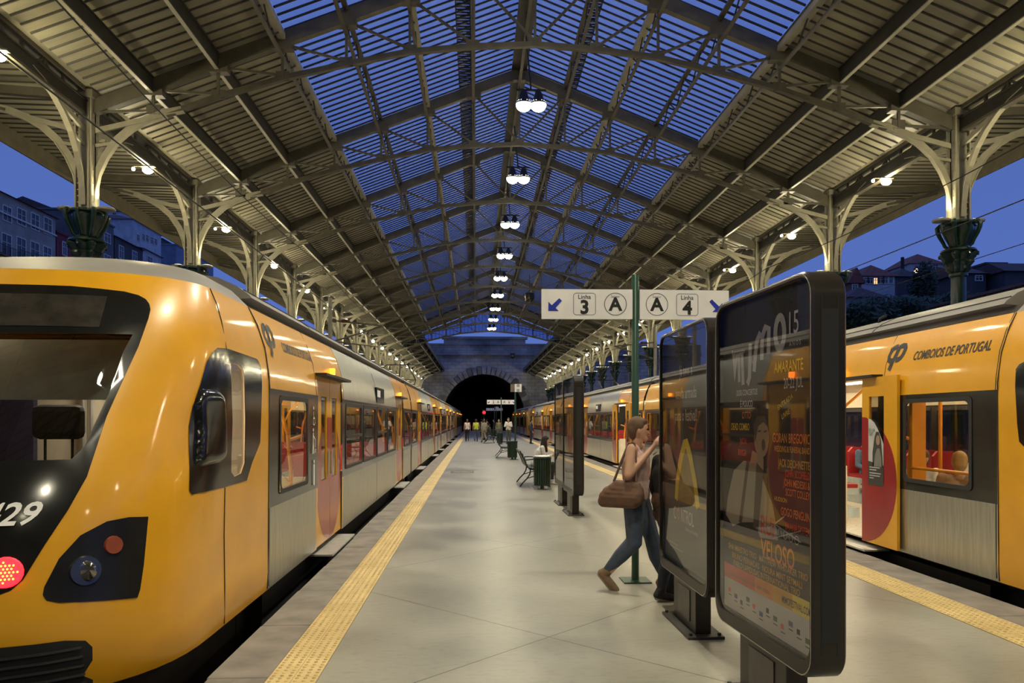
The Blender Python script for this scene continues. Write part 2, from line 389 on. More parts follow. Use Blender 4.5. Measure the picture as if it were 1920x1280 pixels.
# end wall with the tunnel mouth
TX, TR, TZ = 1.2, 5.9, 2.3
arch = [(TX+TR*math.cos(R(a)), TZ+TR*math.sin(R(a))) for a in range(0, 181, 6)]
poly = [(-32,-1),(TX-TR,-1)]+arch[::-1]+[(TX+TR,-1),(34,-1),(34,12.4),(7.2,12.4),(7.2,13.3),(-4.6,13.3),(-4.6,12.4),(-32,12.4)]
o = MB().prism(poly, lambda a,b,t: (a, YW+t, b), 1.2).build('wall_back', STO); struct(o, 'tall granite end wall with the tunnel mouth')
mb = MB(); n = 29
for i in range(n):
    a0 = R(180*i/n)+.006; a1 = R(180*(i+1)/n)-.006; r1 = TR+.95+(.22 if i%2 else 0)
    pl = [(TX+q*math.cos(a), TZ+q*math.sin(a)) for q, a in ((TR-.05,a0),(r1,a0),(r1,a1),(TR-.05,a1))]
    mb.prism(pl, lambda a,b,t: (a, YW-.45+(.18 if i%3 == 1 else 0)+t, b), .47, m=1 if random.random() < .35 else 0)
VOU = mat('voussoir_stone', (.30,.27,.23), .85, 0, .3, 1.2, bump=.4)
o = mb.build('trim_5', [VOU, mat('voussoir_dark', (.16,.14,.12), .85, 0, .3, 1.2, bump=.4)], bevel=.05); struct(o, 'ring of rough arch stones around the tunnel mouth')
mb = MB(); mb.box(-32,34,YW-.5,YW,10.9,11.2).box(-32,34,YW-.3,YW,11.2,11.5).box(-32,34,YW-.25,YW+1.2,12.4,12.6).box(-4.9,7.5,YW-.3,YW+1.3,13.3,13.6)
o = mb.build('trim_6', STO); struct(o, 'stone cornice and coping along the end wall')
mb = MB(); tv = arch; vs = []; fs = []; seg = 8
for j in range(seg+1): vs += [(a, YW+1+j*5, b) for a, b in [(TX+TR,-1)]+tv+[(TX-TR,-1)]]
q = len(tv)+2
for j in range(seg):
    for i in range(q-1): fs.append((j*q+i, j*q+i+1, (j+1)*q+i+1, (j+1)*q+i))
mb.add(vs, fs); mb.box(TX-7,TX+7,YW+40.8,YW+41,-1,9); o = mb.build('wall_tunnel', mat('sooty_stone', (.018,.016,.015), .9, 0, .3)); struct(o, 'dark tunnel lining')  # near-black lining, with an end cap added to hide the sky
# ------------------------------------------------------------------ the roof: columns, girders, trusses, sheeting
RX, RZ, SL = 1.16, 11.09, .39
CXL, CXR = -7.40, 9.72
YT0, DY = 14.6, 5.3
def zr(x): return RZ-SL*abs(x-RX)
def nodex(n): return RX+1.22*n
BZ = {0:8.97, 1:8.90, 2:8.77, 3:8.50, 4:8.20, 5:7.82, 6:7.60}
ARC = [(.15,5.70),(.17,5.95),(.24,6.30),(.38,6.62),(.58,6.92),(.85,7.16),(1.15,7.34),(1.5,7.47),(1.82,7.54)]
def column(x, y, label, grp):
    t = thing('cast_iron_column', label, 'column', (x, y, 0), 0, grp)
    rib = lambda th, z: (.10*abs(math.cos(4*th))-.04) if z > 4.72 else 0
    MB().lathe([(.24,-.02),(.24,.25),(.19,.32),(.17,.9),(.155,1.0),(.15,1.1),(.135,4.5),(.17,4.53),(.17,4.58),(.15,4.6)], 20).build('shaft', GRN, t, True)
    leaf = lambda th, z: .16*math.cos(8*th)
    c = MB().lathe([(.15,4.6),(.20,4.66),(.19,4.72),(.25,4.80),(.23,4.84),(.32,4.97),(.30,5.0)], 48, mod=leaf)
    c.lathe([(.30,5.0),(.33,5.02),(.31,5.06),(.20,5.09),(.17,5.13)], 24)
    c.lathe([(.17,5.13),(.19,5.20),(.25,5.32),(.30,5.43),(.31,5.50),(.27,5.54)], 32, mod=lambda th, z: .14*math.cos(4*th))
    c.lathe([(.27,5.54),(.31,5.57),(.31,5.60),(.26,5.63)], 8)
    for k in range(4):
        a = math.pi/4+k*math.pi/2; ca, sa = math.cos(a), math.sin(a)
        c.tube([(r*ca, r*sa, z) for r, z in ((.19,5.12),(.24,5.16),(.27,5.24),(.33,5.36),(.37,5.47),(.38,5.55),(.34,5.60),(.29,5.58))], [.03,.035,.035,.04,.045,.05,.04,.03], 8)
        a = k*math.pi/2; c.tube([(r*math.cos(a), r*math.sin(a), z) for r, z in ((.18,5.14),(.27,5.30),(.34,5.46),(.36,5.56),(.30,5.60))], [.02,.028,.03,.035,.02], 6)
    for k in range(8):
        a = k*math.pi/4; c.tube([(.17*math.cos(a),.17*math.sin(a),4.85),(.27*math.cos(a),.27*math.sin(a),4.93),(.34*math.cos(a),.34*math.sin(a),4.97),(.35*math.cos(a),.35*math.sin(a),4.92)], [.035,.03,.03,.02], 6)
    c.build('capital', GRN, t, True)
    st = MB(); st.box(-.16,.16,-.02,.02,5.63,7.85).box(-.16,-.13,-.15,.15,5.63,7.85).box(.13,.16,-.15,.15,5.63,7.85).box(-.2,.2,-.2,.2,7.72,7.86)
    z = 5.75
    while z < 7.7:
        for a in (-.09,.09): st.box(-.168,.168,a-.01,a+.01,z,z+.02)
        z += .12
    st.box(-.10,.10,-.11,.11,5.63,7.8); st.build('stem', STW, t)
    for k in range(4):
        a = k*math.pi/2; m = MB(); ca, sa = math.cos(a), math.sin(a)
        up = (-sa, ca, 0)
        m.path([(d*ca, d*sa, z) for d, z in ARC], .105, .022, up)
        m.path([((d-.05)*ca, (d-.05)*sa, z+.05) for d, z in ARC], .03, .12, up)
        m.beam((.1*ca,.1*sa,7.13),(1.35*ca,1.35*sa,7.44),.05,.10)
        m.beam((.1*ca,.1*sa,6.85),(.55*ca,.55*sa,6.92),.04,.06)
        m.build('bracket_arm', STW, t)
    return t
def uplight(x, y, s, label):
    t = thing('uplight', label, 'uplight', (x+s*.36, y, 5.65), 0, 'disc uplights on the column capitals')
    MB().lathe([(.10,-.03),(.16,-.02),(.17,.01),(.15,.025)], 20).build('housing', STW, t, True)
    MB().lathe([(.0,.026),(.05,.026),(.13,.026),(.13,.030),(.05,.032),(0.0,.032)], 20).build('lens', EMU, t)
    lamp('uplight_beam', 'SPOT', (0,0,.06), LK_UP, (1,.88,.58), t, (R(180), R(0), 0), .05, R(110))
    return t
cols = {}
for s, cx, row in ((1, CXL, 'left'), (-1, CXR, 'right')):
    for k in range(-1, 17):
        y = YT0+DY*k
        lab = '%s cast-iron column of the %s row, pale branching arms on a green capital' % (ORD[k], row) if k >= 0 else 'column of the %s row beside the camera, just outside the view' % row
        if not cols: c = column(cx, y, lab, 'cast-iron columns carrying the roof'); cols['c'] = c
        else: c = copy_tree(cols['c']); c.location = (cx, y, 0); c['label'] = lab
        for q in (-1, 1):
            if cols.get('u') is None: u = uplight(cx, y, q, ''); cols['u'] = u
            else: u = copy_tree(cols['u']); u.location = (cx+q*.36, y, 5.65)
            u['label'] = 'disc uplight on the %s side of the %s %s-row column capital' % ('track' if q == s else 'outer', ORD[k] if k >= 0 else 'unseen front', row)
# longitudinal lattice girders (with gutter) between columns
def girder(x, y, label):
    t = thing('lattice_girder', label, 'girder', (x, y, 0), 0, 'lattice girders along the column rows')
    a = MB(); pts = []
    for i in range(21):
        v = .17+i/20*(DY-.34); e_ = min(v, DY-v); z = 7.54 if e_ > 1.8 else 7.54
        pts.append((0, v, 7.40))
    a.path(pts, .14, .05, (1,0,0)); a.build('bottom_chord', STL, t)
    MB().box(-.09,.09,.21,DY-.21,7.82,7.90).build('top_chord', STL, t)
    w = MB(); n = 8
    for i in range(n):
        v = .2+(DY-.4)*i/n; w.beam((0,v,7.40),(0,v,7.84),.05,.05,(1,0,0)); 
        q = (7.40,7.84) if i % 2 else (7.84,7.40); w.beam((0,v,q[0]),(0,v+(DY-.4)/n,q[1]),.035,.035,(1,0,0))
    w.build('web', STL, t)
    g = MB(); g.box(-.36,-.33,0,DY,7.92,8.12).box(.33,.36,0,DY,7.92,8.12).box(-.36,.36,0,DY,7.90,7.93); g.build('gutter', STW, t)
    return t
g0 = None
for s, cx, row in ((1, CXL, 'left'), (-1, CXR, 'right')):
    for k in range(-2, 17):
        y = YT0+DY*k; lab = 'lattice girder over the %s columns, in the %s bay beyond the first column' % (row, ORD[k].replace('nearest','first')) if k >= 0 else 'lattice girder over the %s columns, %s' % (row, 'reaching toward the camera from the first column' if k == -1 else 'beside the camera outside the view')
        if g0 is None: g = girder(cx, y, lab); g0 = g
        else: g = copy_tree(g0); g.location = (cx, y, 0); g['label'] = lab
# roof trusses
def truss(label, half=False):
    t = thing('roof_truss', label, 'roof truss', (0,0,0), 0, 'iron roof trusses spanning the hall')
    for s in (-1, 1):
        lim = RX+s*8.56
        if half:
            MB().beam((lim,0,zr(lim)-.22),(RX+s*5.67,0,zr(RX+s*5.67)-.22),.14,.26).build('top_chord', STL, t)
        else: MB().beam((lim,0,zr(lim)-.22),(RX,0,RZ-.22),.14,.26).build('top_chord', STL, t)
        # outward cantilever
        MB().beam((lim,0,7.80),(lim+s*3.0,0,7.98),.12,.16).beam((lim+s*1.5,0,7.50),(lim+s*2.9,0,7.86),.08,.08).build('cantilever', STL, t)
        lo = 5 if half else 0
        ns = [n for n in (6,5,4,3,2,1,0) if n >= lo]
        pts = [(lim-s*1.5, 0, 7.46)]+[(nodex(s*n), 0, BZ[n]) for n in ns if n <= 5]
        MB().path(pts, .095, .05, (0,1,0)).path([(p[0],0,p[2]+.05) for p in pts], .025, .08, (0,1,0)).build('bottom_chord', STL, t)
        for n in ns:
            if n == 0 and s == 1: continue
            x = nodex(s*n); zb = BZ[n] if n < 6 else 7.5
            m = MB().beam((x,0,zb),(x,0,zr(x)-.2),.05,.05,(1,0,0)); m.box(x-.13,x+.13,-.015,.015,zb-.02,zb+.16).box(x-.2,x+.2,-.09,.09,zr(x)-.42,zr(x)-.3)
            m.build('post', STL, t)
            if n >= 1 and not (half and n == lo):
                x2 = nodex(s*(n-1)) 
                MB().beam((x,0,zr(x)-.3),(x2,0,BZ[n-1]+.08),.045,.045).build('diagonal', STL, t)
        MB().beam((lim,0,zr(lim)-.25),(nodex(s*6),0,7.55),.045,.045).build('diagonal', STL, t)
    return t
T0 = T1 = None
for k in range(-1, 17):
    half = k >= 10
    lab = ('%s roof truss arching over the whole hall' % ORD[k] if k >= 0 else 'roof truss over the camera, outside the view') if not half else ('%s side truss beyond the glazed gable' % ORD[k-10])
    if half:
        if T1 is None: T1 = t = truss(lab, True)
        else: t = copy_tree(T1)
    else:
        if T0 is None: T0 = t = truss(lab)
        else: t = copy_tree(T0)
    t.location = (0, YT0+DY*k, 0); t['label'] = lab
# purlins: solid I-beams over the sheeted slopes, lattice ones under the skylight
YR0, YG, YE = YT0-DY*6.9, YT0+DY*9, YW-.1
for n in (-7,-6,-5,5,6,7):
    x = nodex(n); z = zr(x)-.08; m = MB()
    m.box(x-.03,x+.03,YR0,YE,z-.28,z).box(x-.06,x+.06,YR0,YE,z-.02,z)
    m.box(x-.035,x+.035,YR0,YE,z-.30,z-.28,1)  # paler strip paints the lower flange as if lit, against the dark web
    tag(m.build('purlin', [PUR, STW]), 'dark purlin running the length of the %s slope, %s below the skylight' % ('left' if n < 0 else 'right', ORD[abs(n)-5].replace('nearest','first')), 'purlin', 'solid purlins under the sheeting')
for n in range(-4, 5):
    x = nodex(n); z = zr(x)-.08; y1 = YG
    t = thing('lattice_purlin', ('lattice purlin under the ridge of the skylight' if n == 0 else 'lattice purlin under the %s skylight slope, %s from the ridge' % ('left' if n < 0 else 'right', ORD[abs(n)-1].replace('nearest','first'))), 'purlin', (x,0,0), 0, 'lattice purlins under the skylight')
    MB().box(-.05,.05,YR0,y1,z-.05,z).build('top_chord', STL, t)
    MB().box(-.035,.035,YR0,y1,z-.50,z-.46).build('bottom_chord', STL, t)
    w = MB(); y = YR0; up = False; st = DY/8
    while y < y1-.1:
        w.beam((0,y,z-.48 if not up else z-.03),(0,y+st,z-.03 if not up else z-.48),.025,.025,(1,0,0)); y += st; up = not up
    w.build('web', PUR, t)
    if abs(n) in (2, 4): MB().box(-.07,.07,YR0,y1,z-.16,z-.05).build('flange', STW, t)
# sheeting with ribs across the slope every 0.265 m
def sheet(x0, z0, x1, z1, ya, yb, name, m_sheet, m_rib, pitch=.265):
    m = MB(); dx, dz = x1-x0, z1-z0; L = math.hypot(dx, dz); nx, nz = -dz/L, dx/L
    if nz < 0: nx, nz = -nx, -nz
    m.add([(x0,ya,z0),(x1,ya,z1),(x1,yb,z1),(x0,yb,z0)], [(0,1,2,3)], 0)
    m.add([(x0+nx*.05,ya,z0+nz*.05),(x1+nx*.05,ya,z1+nz*.05),(x1+nx*.05,yb,z1+nz*.05),(x0+nx*.05,yb,z0+nz*.05)], [(0,1,2,3)], 0)
    y = ya+pitch/2
    while y < yb:
        m.add([(x0,y-.024,z0-.001),(x1,y-.024,z1-.001),(x1-nx*.024,y-.011,z1-nz*.024),(x0-nx*.024,y-.011,z0-nz*.024),(x0-nx*.024,y+.011,z0-nz*.024),(x1-nx*.024,y+.011,z1-nz*.024),(x1,y+.024,z1-.001),(x0,y+.024,z0-.001)],
              [(0,1,2,3),(3,2,5,4),(4,5,6,7)], 1); y += pitch
    return m.build(name, [m_sheet, m_rib])
for s in (-1, 1):
    xa = RX+s*8.3; xb = RX+s*4.88; xc = RX+s*11.5; side = 'left' if s < 0 else 'right'
    o = sheet(xa, zr(xa), xb, zr(xb), YR0, YG, 'ceiling', SHT, SHD); struct(o, 'corrugated sheeting of the %s roof slope' % side)
    xe = RX+s*5.67
    o = sheet(xa, zr(xa), xe, zr(xe), YG, YE, 'ceiling', SHT, SHD); struct(o, 'corrugated sheeting of the %s side canopy beyond the gable' % side)
    o = sheet(RX+s*8.9, 8.10, xc, 8.14, YR0, YE, 'ceiling', SHT, SHD); struct(o, 'corrugated sheeting of the outer %s overhang' % side)
    o = MB().box(min(xc,xc+s*.04),max(xc,xc+s*.04),YR0,YE,7.72,8.25).build('trim_'+('7' if s<0 else '8'), STL); struct(o, 'painted eaves board of the %s overhang' % side)
    o = MB().box(min(xe,xe+s*.05),max(xe,xe+s*.05),YG,YE,zr(xe)-.3,zr(xe)+.1).build('trim_'+('9' if s<0 else '10'), STL); struct(o, 'inner edge board of the %s side canopy' % side)
    # skylight glazing bars and glass
    yS = YT0+DY*8
    YSK = YT0-DY*1; m = MB(); y = YSK+.13
    while y < yS:
        m.beam((RX+s*.2,y,RZ-.078+.045),(xb,y,zr(xb)+.045),.036,.03); y += .265
    m.build('window_'+('1' if s<0 else '2'), PUR); o = bpy.context.scene.objects['window_'+('1' if s<0 else '2')]; struct(o, 'dark glazing bars of the %s skylight slope' % side)
    m = MB(); z0, z1 = RZ+.05, zr(xb)+.07
    m.add([(RX,YSK,z0),(xb,YSK,z1),(xb,yS,z1),(RX,yS,z0)], [(0,1,2,3)])
    o = m.build('window_'+('3' if s<0 else '4'), glassy('wired_skylight_glass', (.90,.92,.95), .0, .5)); struct(o, 'glass of the %s skylight slope' % side)
    o = sheet(RX, RZ, xb, zr(xb), yS, YG, 'ceiling', SHT, SHD); struct(o, 'sheeted last bay of the %s slope before the gable' % side)
    o = sheet(RX, RZ, xb, zr(xb), YR0, YSK, 'ceiling', SHT, SHD); struct(o, 'unseen %s slope sheeted over to block blue skylight reflections' % side)  # unseen sheeting in place of skylight, added to cut blue reflections
    x = RX+s*1.45
    m = MB(); y = YR0
    for q in (-.17,.15): m.box(x+q,x+q+.03,YR0,YT0+DY*7,zr(x)+.25,zr(x)+.30)
    while y < YT0+DY*7: m.box(x-.17,x+.17,y,y+.06,zr(x)+.26,zr(x)+.28); y += .12
    tag(m.build('roof_walkway', MBL), 'dark walkway grating lying over the %s skylight slope' % side, 'walkway')
tag(MB().box(RX-.20,RX+.20,YR0,YG,RZ-.16,RZ-.08).build('ridge_cap', PUR), 'dark ridge cap running along the top of the skylight', 'ridge cap')
# glazed gable
def zchord(x):
    n = abs(x-RX)/1.22; i = min(5, int(n)); return BZ[i]+(BZ[i+1]-BZ[i])*(n-i) if n < 6 else 7.6
m = MB(); x = RX-7.2
while x <= RX+7.21:
    big = abs((x-RX)/1.2-round((x-RX)/1.2)) < .01; w = .06 if big else .025
    m.box(x-w/2,x+w/2,YG+.10,YG+.18,zchord(x),zr(x)-.1); x += .3
for s in (-1,1): m.beam((RX,YG+.14,9.75),(RX+s*5.2,YG+.14,8.85),.04,.04)
o = m.build('window_5', PUR); struct(o, 'mullions of the glazed gable')
pts = [(RX-7.2, zchord(RX-7.2)),(RX-4.88, BZ[4]),(RX-2.44, BZ[2]),(RX,BZ[0]),(RX+2.44,BZ[2]),(RX+4.88,BZ[4]),(RX+7.2,zchord(RX+7.2)),(RX+7.2,zr(RX+7.2)-.1),(RX,RZ-.1),(RX-7.2,zr(RX-7.2)-.1)]
o = MB().prism(pts, lambda a,b,t: (a, YG+.2+t, b), .01).build('window_6', glassy('gable_glass', (.6,.65,.8), .03, .1)); struct(o, 'glass of the gable')
# lamps down the middle of the hall
f0 = None
for k in range(-5, 9):
    y = YT0+DY*(k+.5); lab = '%s twin floodlight of the row hanging under the ridge' % ORD[k] if k >= 0 else 'twin floodlight under the ridge above or behind the camera'
    if f0 is None:
        f0 = f = thing('floodlight', lab, 'floodlight', (1.28, y, 8.93), 0, 'twin floodlights under the ridge')
        m = MB()
        for s in (-1,1): m.lathe([(.06,.32),(.10,.22),(.13,.12),(.19,.02),(.20,.0)], 20, c=(s*.17,0))
        m.build('lamp_heads', BRN, f, True)
        m = MB()
        for s in (-1,1): m.sphere((s*.17,0,.0), .18, 16, sc=(1,1,.85))
        m.build('lens', EMW, f, True)
        MB().box(-.35,.35,-.02,.02,.32,.36).tube([(0,0,.34),(-.12,0,1.65)], .02, 8).build('hanger', PUR, f)
        lamp('flood_beam', 'SPOT', (0,0,-.12), LK_CENTER, (1,.91,.68), f, (0,0,0), .2, R(128), .6)
    else: f = copy_tree(f0); f.location = (1.28, y, 8.93); f['label'] = lab
s0 = None
for s, cx, row in ((1, CXL, 'left'), (-1, CXR, 'right')):
    for k in range(-4, 17):
        y = YT0+DY*(k+.5); vis = k+1 if s == 1 else k; lab = '%s bright side lamp under the girder of the %s column row' % (ORD[vis], row) if vis >= 0 else 'side lamp of the %s row outside the view' % row
        if s0 is None:
            s0 = f = thing('side_lamp', lab, 'lamp', (cx, y, 7.38), 0, 'side lamps between the columns')
            MB().box(-.16,.16,-.05,.05,-.03,.0).tube([(-.3,0,-.05),(-.3,0,-.02),(0,0,0)], .012, 6).build('bracket', STL, f)
            MB().sphere((0,0,-.10), .10, 14, sc=(1.2,1,.8)).build('lens', mat('side_lens', (1,1,1), .5, emit=(1,.95,.68), es=45), f, True)
            MB().sphere((-.32,0,-.08), .04, 10).build('small_lens', mat('side_lens2', (1,1,1), .5, emit=(1,.95,.75), es=30), f, True)
            lamp('side_light', 'POINT', (0,0,-.26), LK_SIDE, (1,.87,.54), f, size=.1)
        else: f = copy_tree(s0); f.location = (cx, y, 7.38); f['label'] = lab
# overhead wires
def wire(pts, r, label): tag(MB().tube(pts, r, 5).build('overhead_wire', MBL), label, 'wire', 'overhead wires')
for xc, nm in ((-3.3,'left'),(6.35,'right')):
    wire([(xc,-3,4.2),(xc,YW+20,4.2)], .008, 'contact wire over the %s train' % nm)
    pts = []
    for i in range(0, 12):
        for j in range(6):
            v = j/6; pts.append((xc, -4+i*10+v*10, 4.95-.28*4*v*(1-v)*.5))
    wire(pts, .008, 'sagging messenger wire over the %s train' % nm)
wire([(-9.6,-3,5.0),(-9.6,YW,5.0)], .008, 'high outer wire beyond the left columns'); wire([(-9.6,-3,4.2),(-9.6,YW,4.2)], .008, 'low outer wire beyond the left columns')
wire([(12.3,-3,5.6),(12.3,YW,5.6)], .01, 'high outer wire beyond the right columns'); wire([(12.3,-3,4.2),(12.3,YW,4.2)], .008, 'low outer wire beyond the right columns')
for x, y, nm in ((-5.2, 27, 'left'), (8.25, 34, 'right')):
    t = thing('catenary_mast', 'pale steel catenary mast behind the %s train' % nm, 'mast', (x, y, 0))
    s = 1 if x < 0 else -1
    MB().tube([(0,0,-.9),(0,0,6.0)], .075, 10).build('pole', STW, t)
    MB().tube([(0,0,5.2),(s*1.9,0,5.0)], .03, 6).tube([(0,0,4.4),(s*1.9,0,5.0)], .03, 6).tube([(0,0,4.45),(s*1.7,0,4.25)], .02, 6).build('arm', STL, t)
    MB().lathe([(.02,s*.35),(.06,s*.4),(.06,s*.65),(.02,s*.7)], 10, c=(0,5.17), axis='x').build('insulator', mat('insulator_brown', (.12,.04,.02), .3), t)
for x, y, z, nm in ((3.1, 43, 8.62, 'near'), (4.05, 82, 8.6, 'far')):
    t = thing('dome_camera', '%s dark dome hanging in mid hall right of the floodlights' % nm, 'dome', (x, y, z))
    MB().lathe([(.05,.35),(.28,.30),(.30,.10),(.29,.0)], 18).build('housing', BRN, t, True); MB().sphere((0,0,0), .27, 16).build('dome', BLK, t, True)
    top = zr(x)-.3 if y < 60 else 8.98
    if y > 60: wire([(RX-5.67,y,8.98),(RX+5.67,y,8.98)], .012, 'cross wire carrying the far dome')
    MB().tube([(0,0,.3),(0,0,top-z)], .02, 6).build('hanger', PUR, t)
# ------------------------------------------------------------------ trains
def lerp(t, x):
    for (a,b),(c,d) in zip(t, t[1:]):
        if x <= c: return b+(d-b)*(x-a)/(c-a)
    return t[-1][1]
N_ZV = [(0,0.0),(1,2.66),(1.15,2.80),(1.35,2.92),(1.7,3.02)]
N_W = [(0,1.40),(.06,1.44),(.75,1.45),(.86,1.41),(.95,1.33),(1,1.26),(1.15,1.12),(1.35,.9),(1.7,.45)]
N_Y = [(0,4.10),(.08,4.0),(.2,3.93),(.28,4.0),(.4,4.05),(.5,4.17),(.6,4.33),(.75,4.58),(.87,4.80),(.94,4.95),(1,5.15),(1.15,5.5),(1.35,6.0),(1.7,6.8)]
N_L = [(0,1.3),(.6,1.3),(.8,1.1),(1,.8),(1.7,.8)]
def half(z): return lerp(N_W, min(1, z/2.66))
def nose_pt(u, v, off=0):
    def P(u, v):
        z = lerp(N_ZV, v); W = lerp(N_W, v); Y0 = lerp(N_Y, v); L = lerp(N_L, v); a = abs(u)
        if a <= 1:
            t = a*math.pi/2; e = 2/2.6; x = W*math.sin(t)**e; y = Y0+L*(1-max(0, math.cos(t))**e)
        else: x = W; y = Y0+L+(a-1)*(6.8-Y0-L)
        return Vector((x if u >= 0 else -x, y, z))
    p = P(u, v)
    if off:
        e = .01; n = (P(min(2,u+e), v)-P(max(-2,u-e), v)).cross(P(u, v+e)-P(u, max(0,v-e)))
        if n.length > 0: p = p+n.normalized()*off
    return p
MASK = [(0.065,.948),(.257,.948),(.443,.941),(.50,.934),(.53,.925),(.546,.912),(.551,.897),(.543,.872),(.491,.72),(.469,.628),(.463,.496),(.432,.428),(.385,.36),(.342,.295),(.316,.276),(.294,.27)]
MASKR = [(0,.948)]+MASK+[(.15,.262),(0,.26)]
GLASS = [(0,.814),(.49,.827),(.468,.781),(.457,.683),(.430,.560),(.405,.533),(0,.532)]
DISP = [(0,.921),(.385,.923),(.375,.84),(0,.835)]
HEAD = [(.691,.399),(.62,.403),(.551,.399),(.477,.375),(.425,.331),(.395,.277),(.395,.262),(.407,.250),(.439,.243),(.679,.225),(.685,.24)]
SIDEW = [(.988,.821),(.912,.816),(.87,.80),(.837,.774),(.789,.651),(.786,.602),(.849,.479),(.860,.445),(.880,.434),(1.168,.433),(1.533,.435),(1.617,.486),(1.77,.545),(1.777,.792),(1.74,.808),(1.68,.815)]
MIRR = [(.797,.669),(.805,.690),(.83,.70),(.91,.70),(.95,.69),(.965,.67),(1.023,.52),(1.0,.503),(.90,.500),(.871,.506)]
SWIN = [(1.0,.765),(1.03,.78),(1.20,.782),(1.30,.768),(1.32,.745),(1.47,.49),(1.42,.46),(1.30,.455),(1.235,.47)]
def sym(poly):                                           # right half outline (u>=0) -> full mirrored outline
    return poly+[(-a, b) for a, b in poly[::-1] if a > 1e-6]

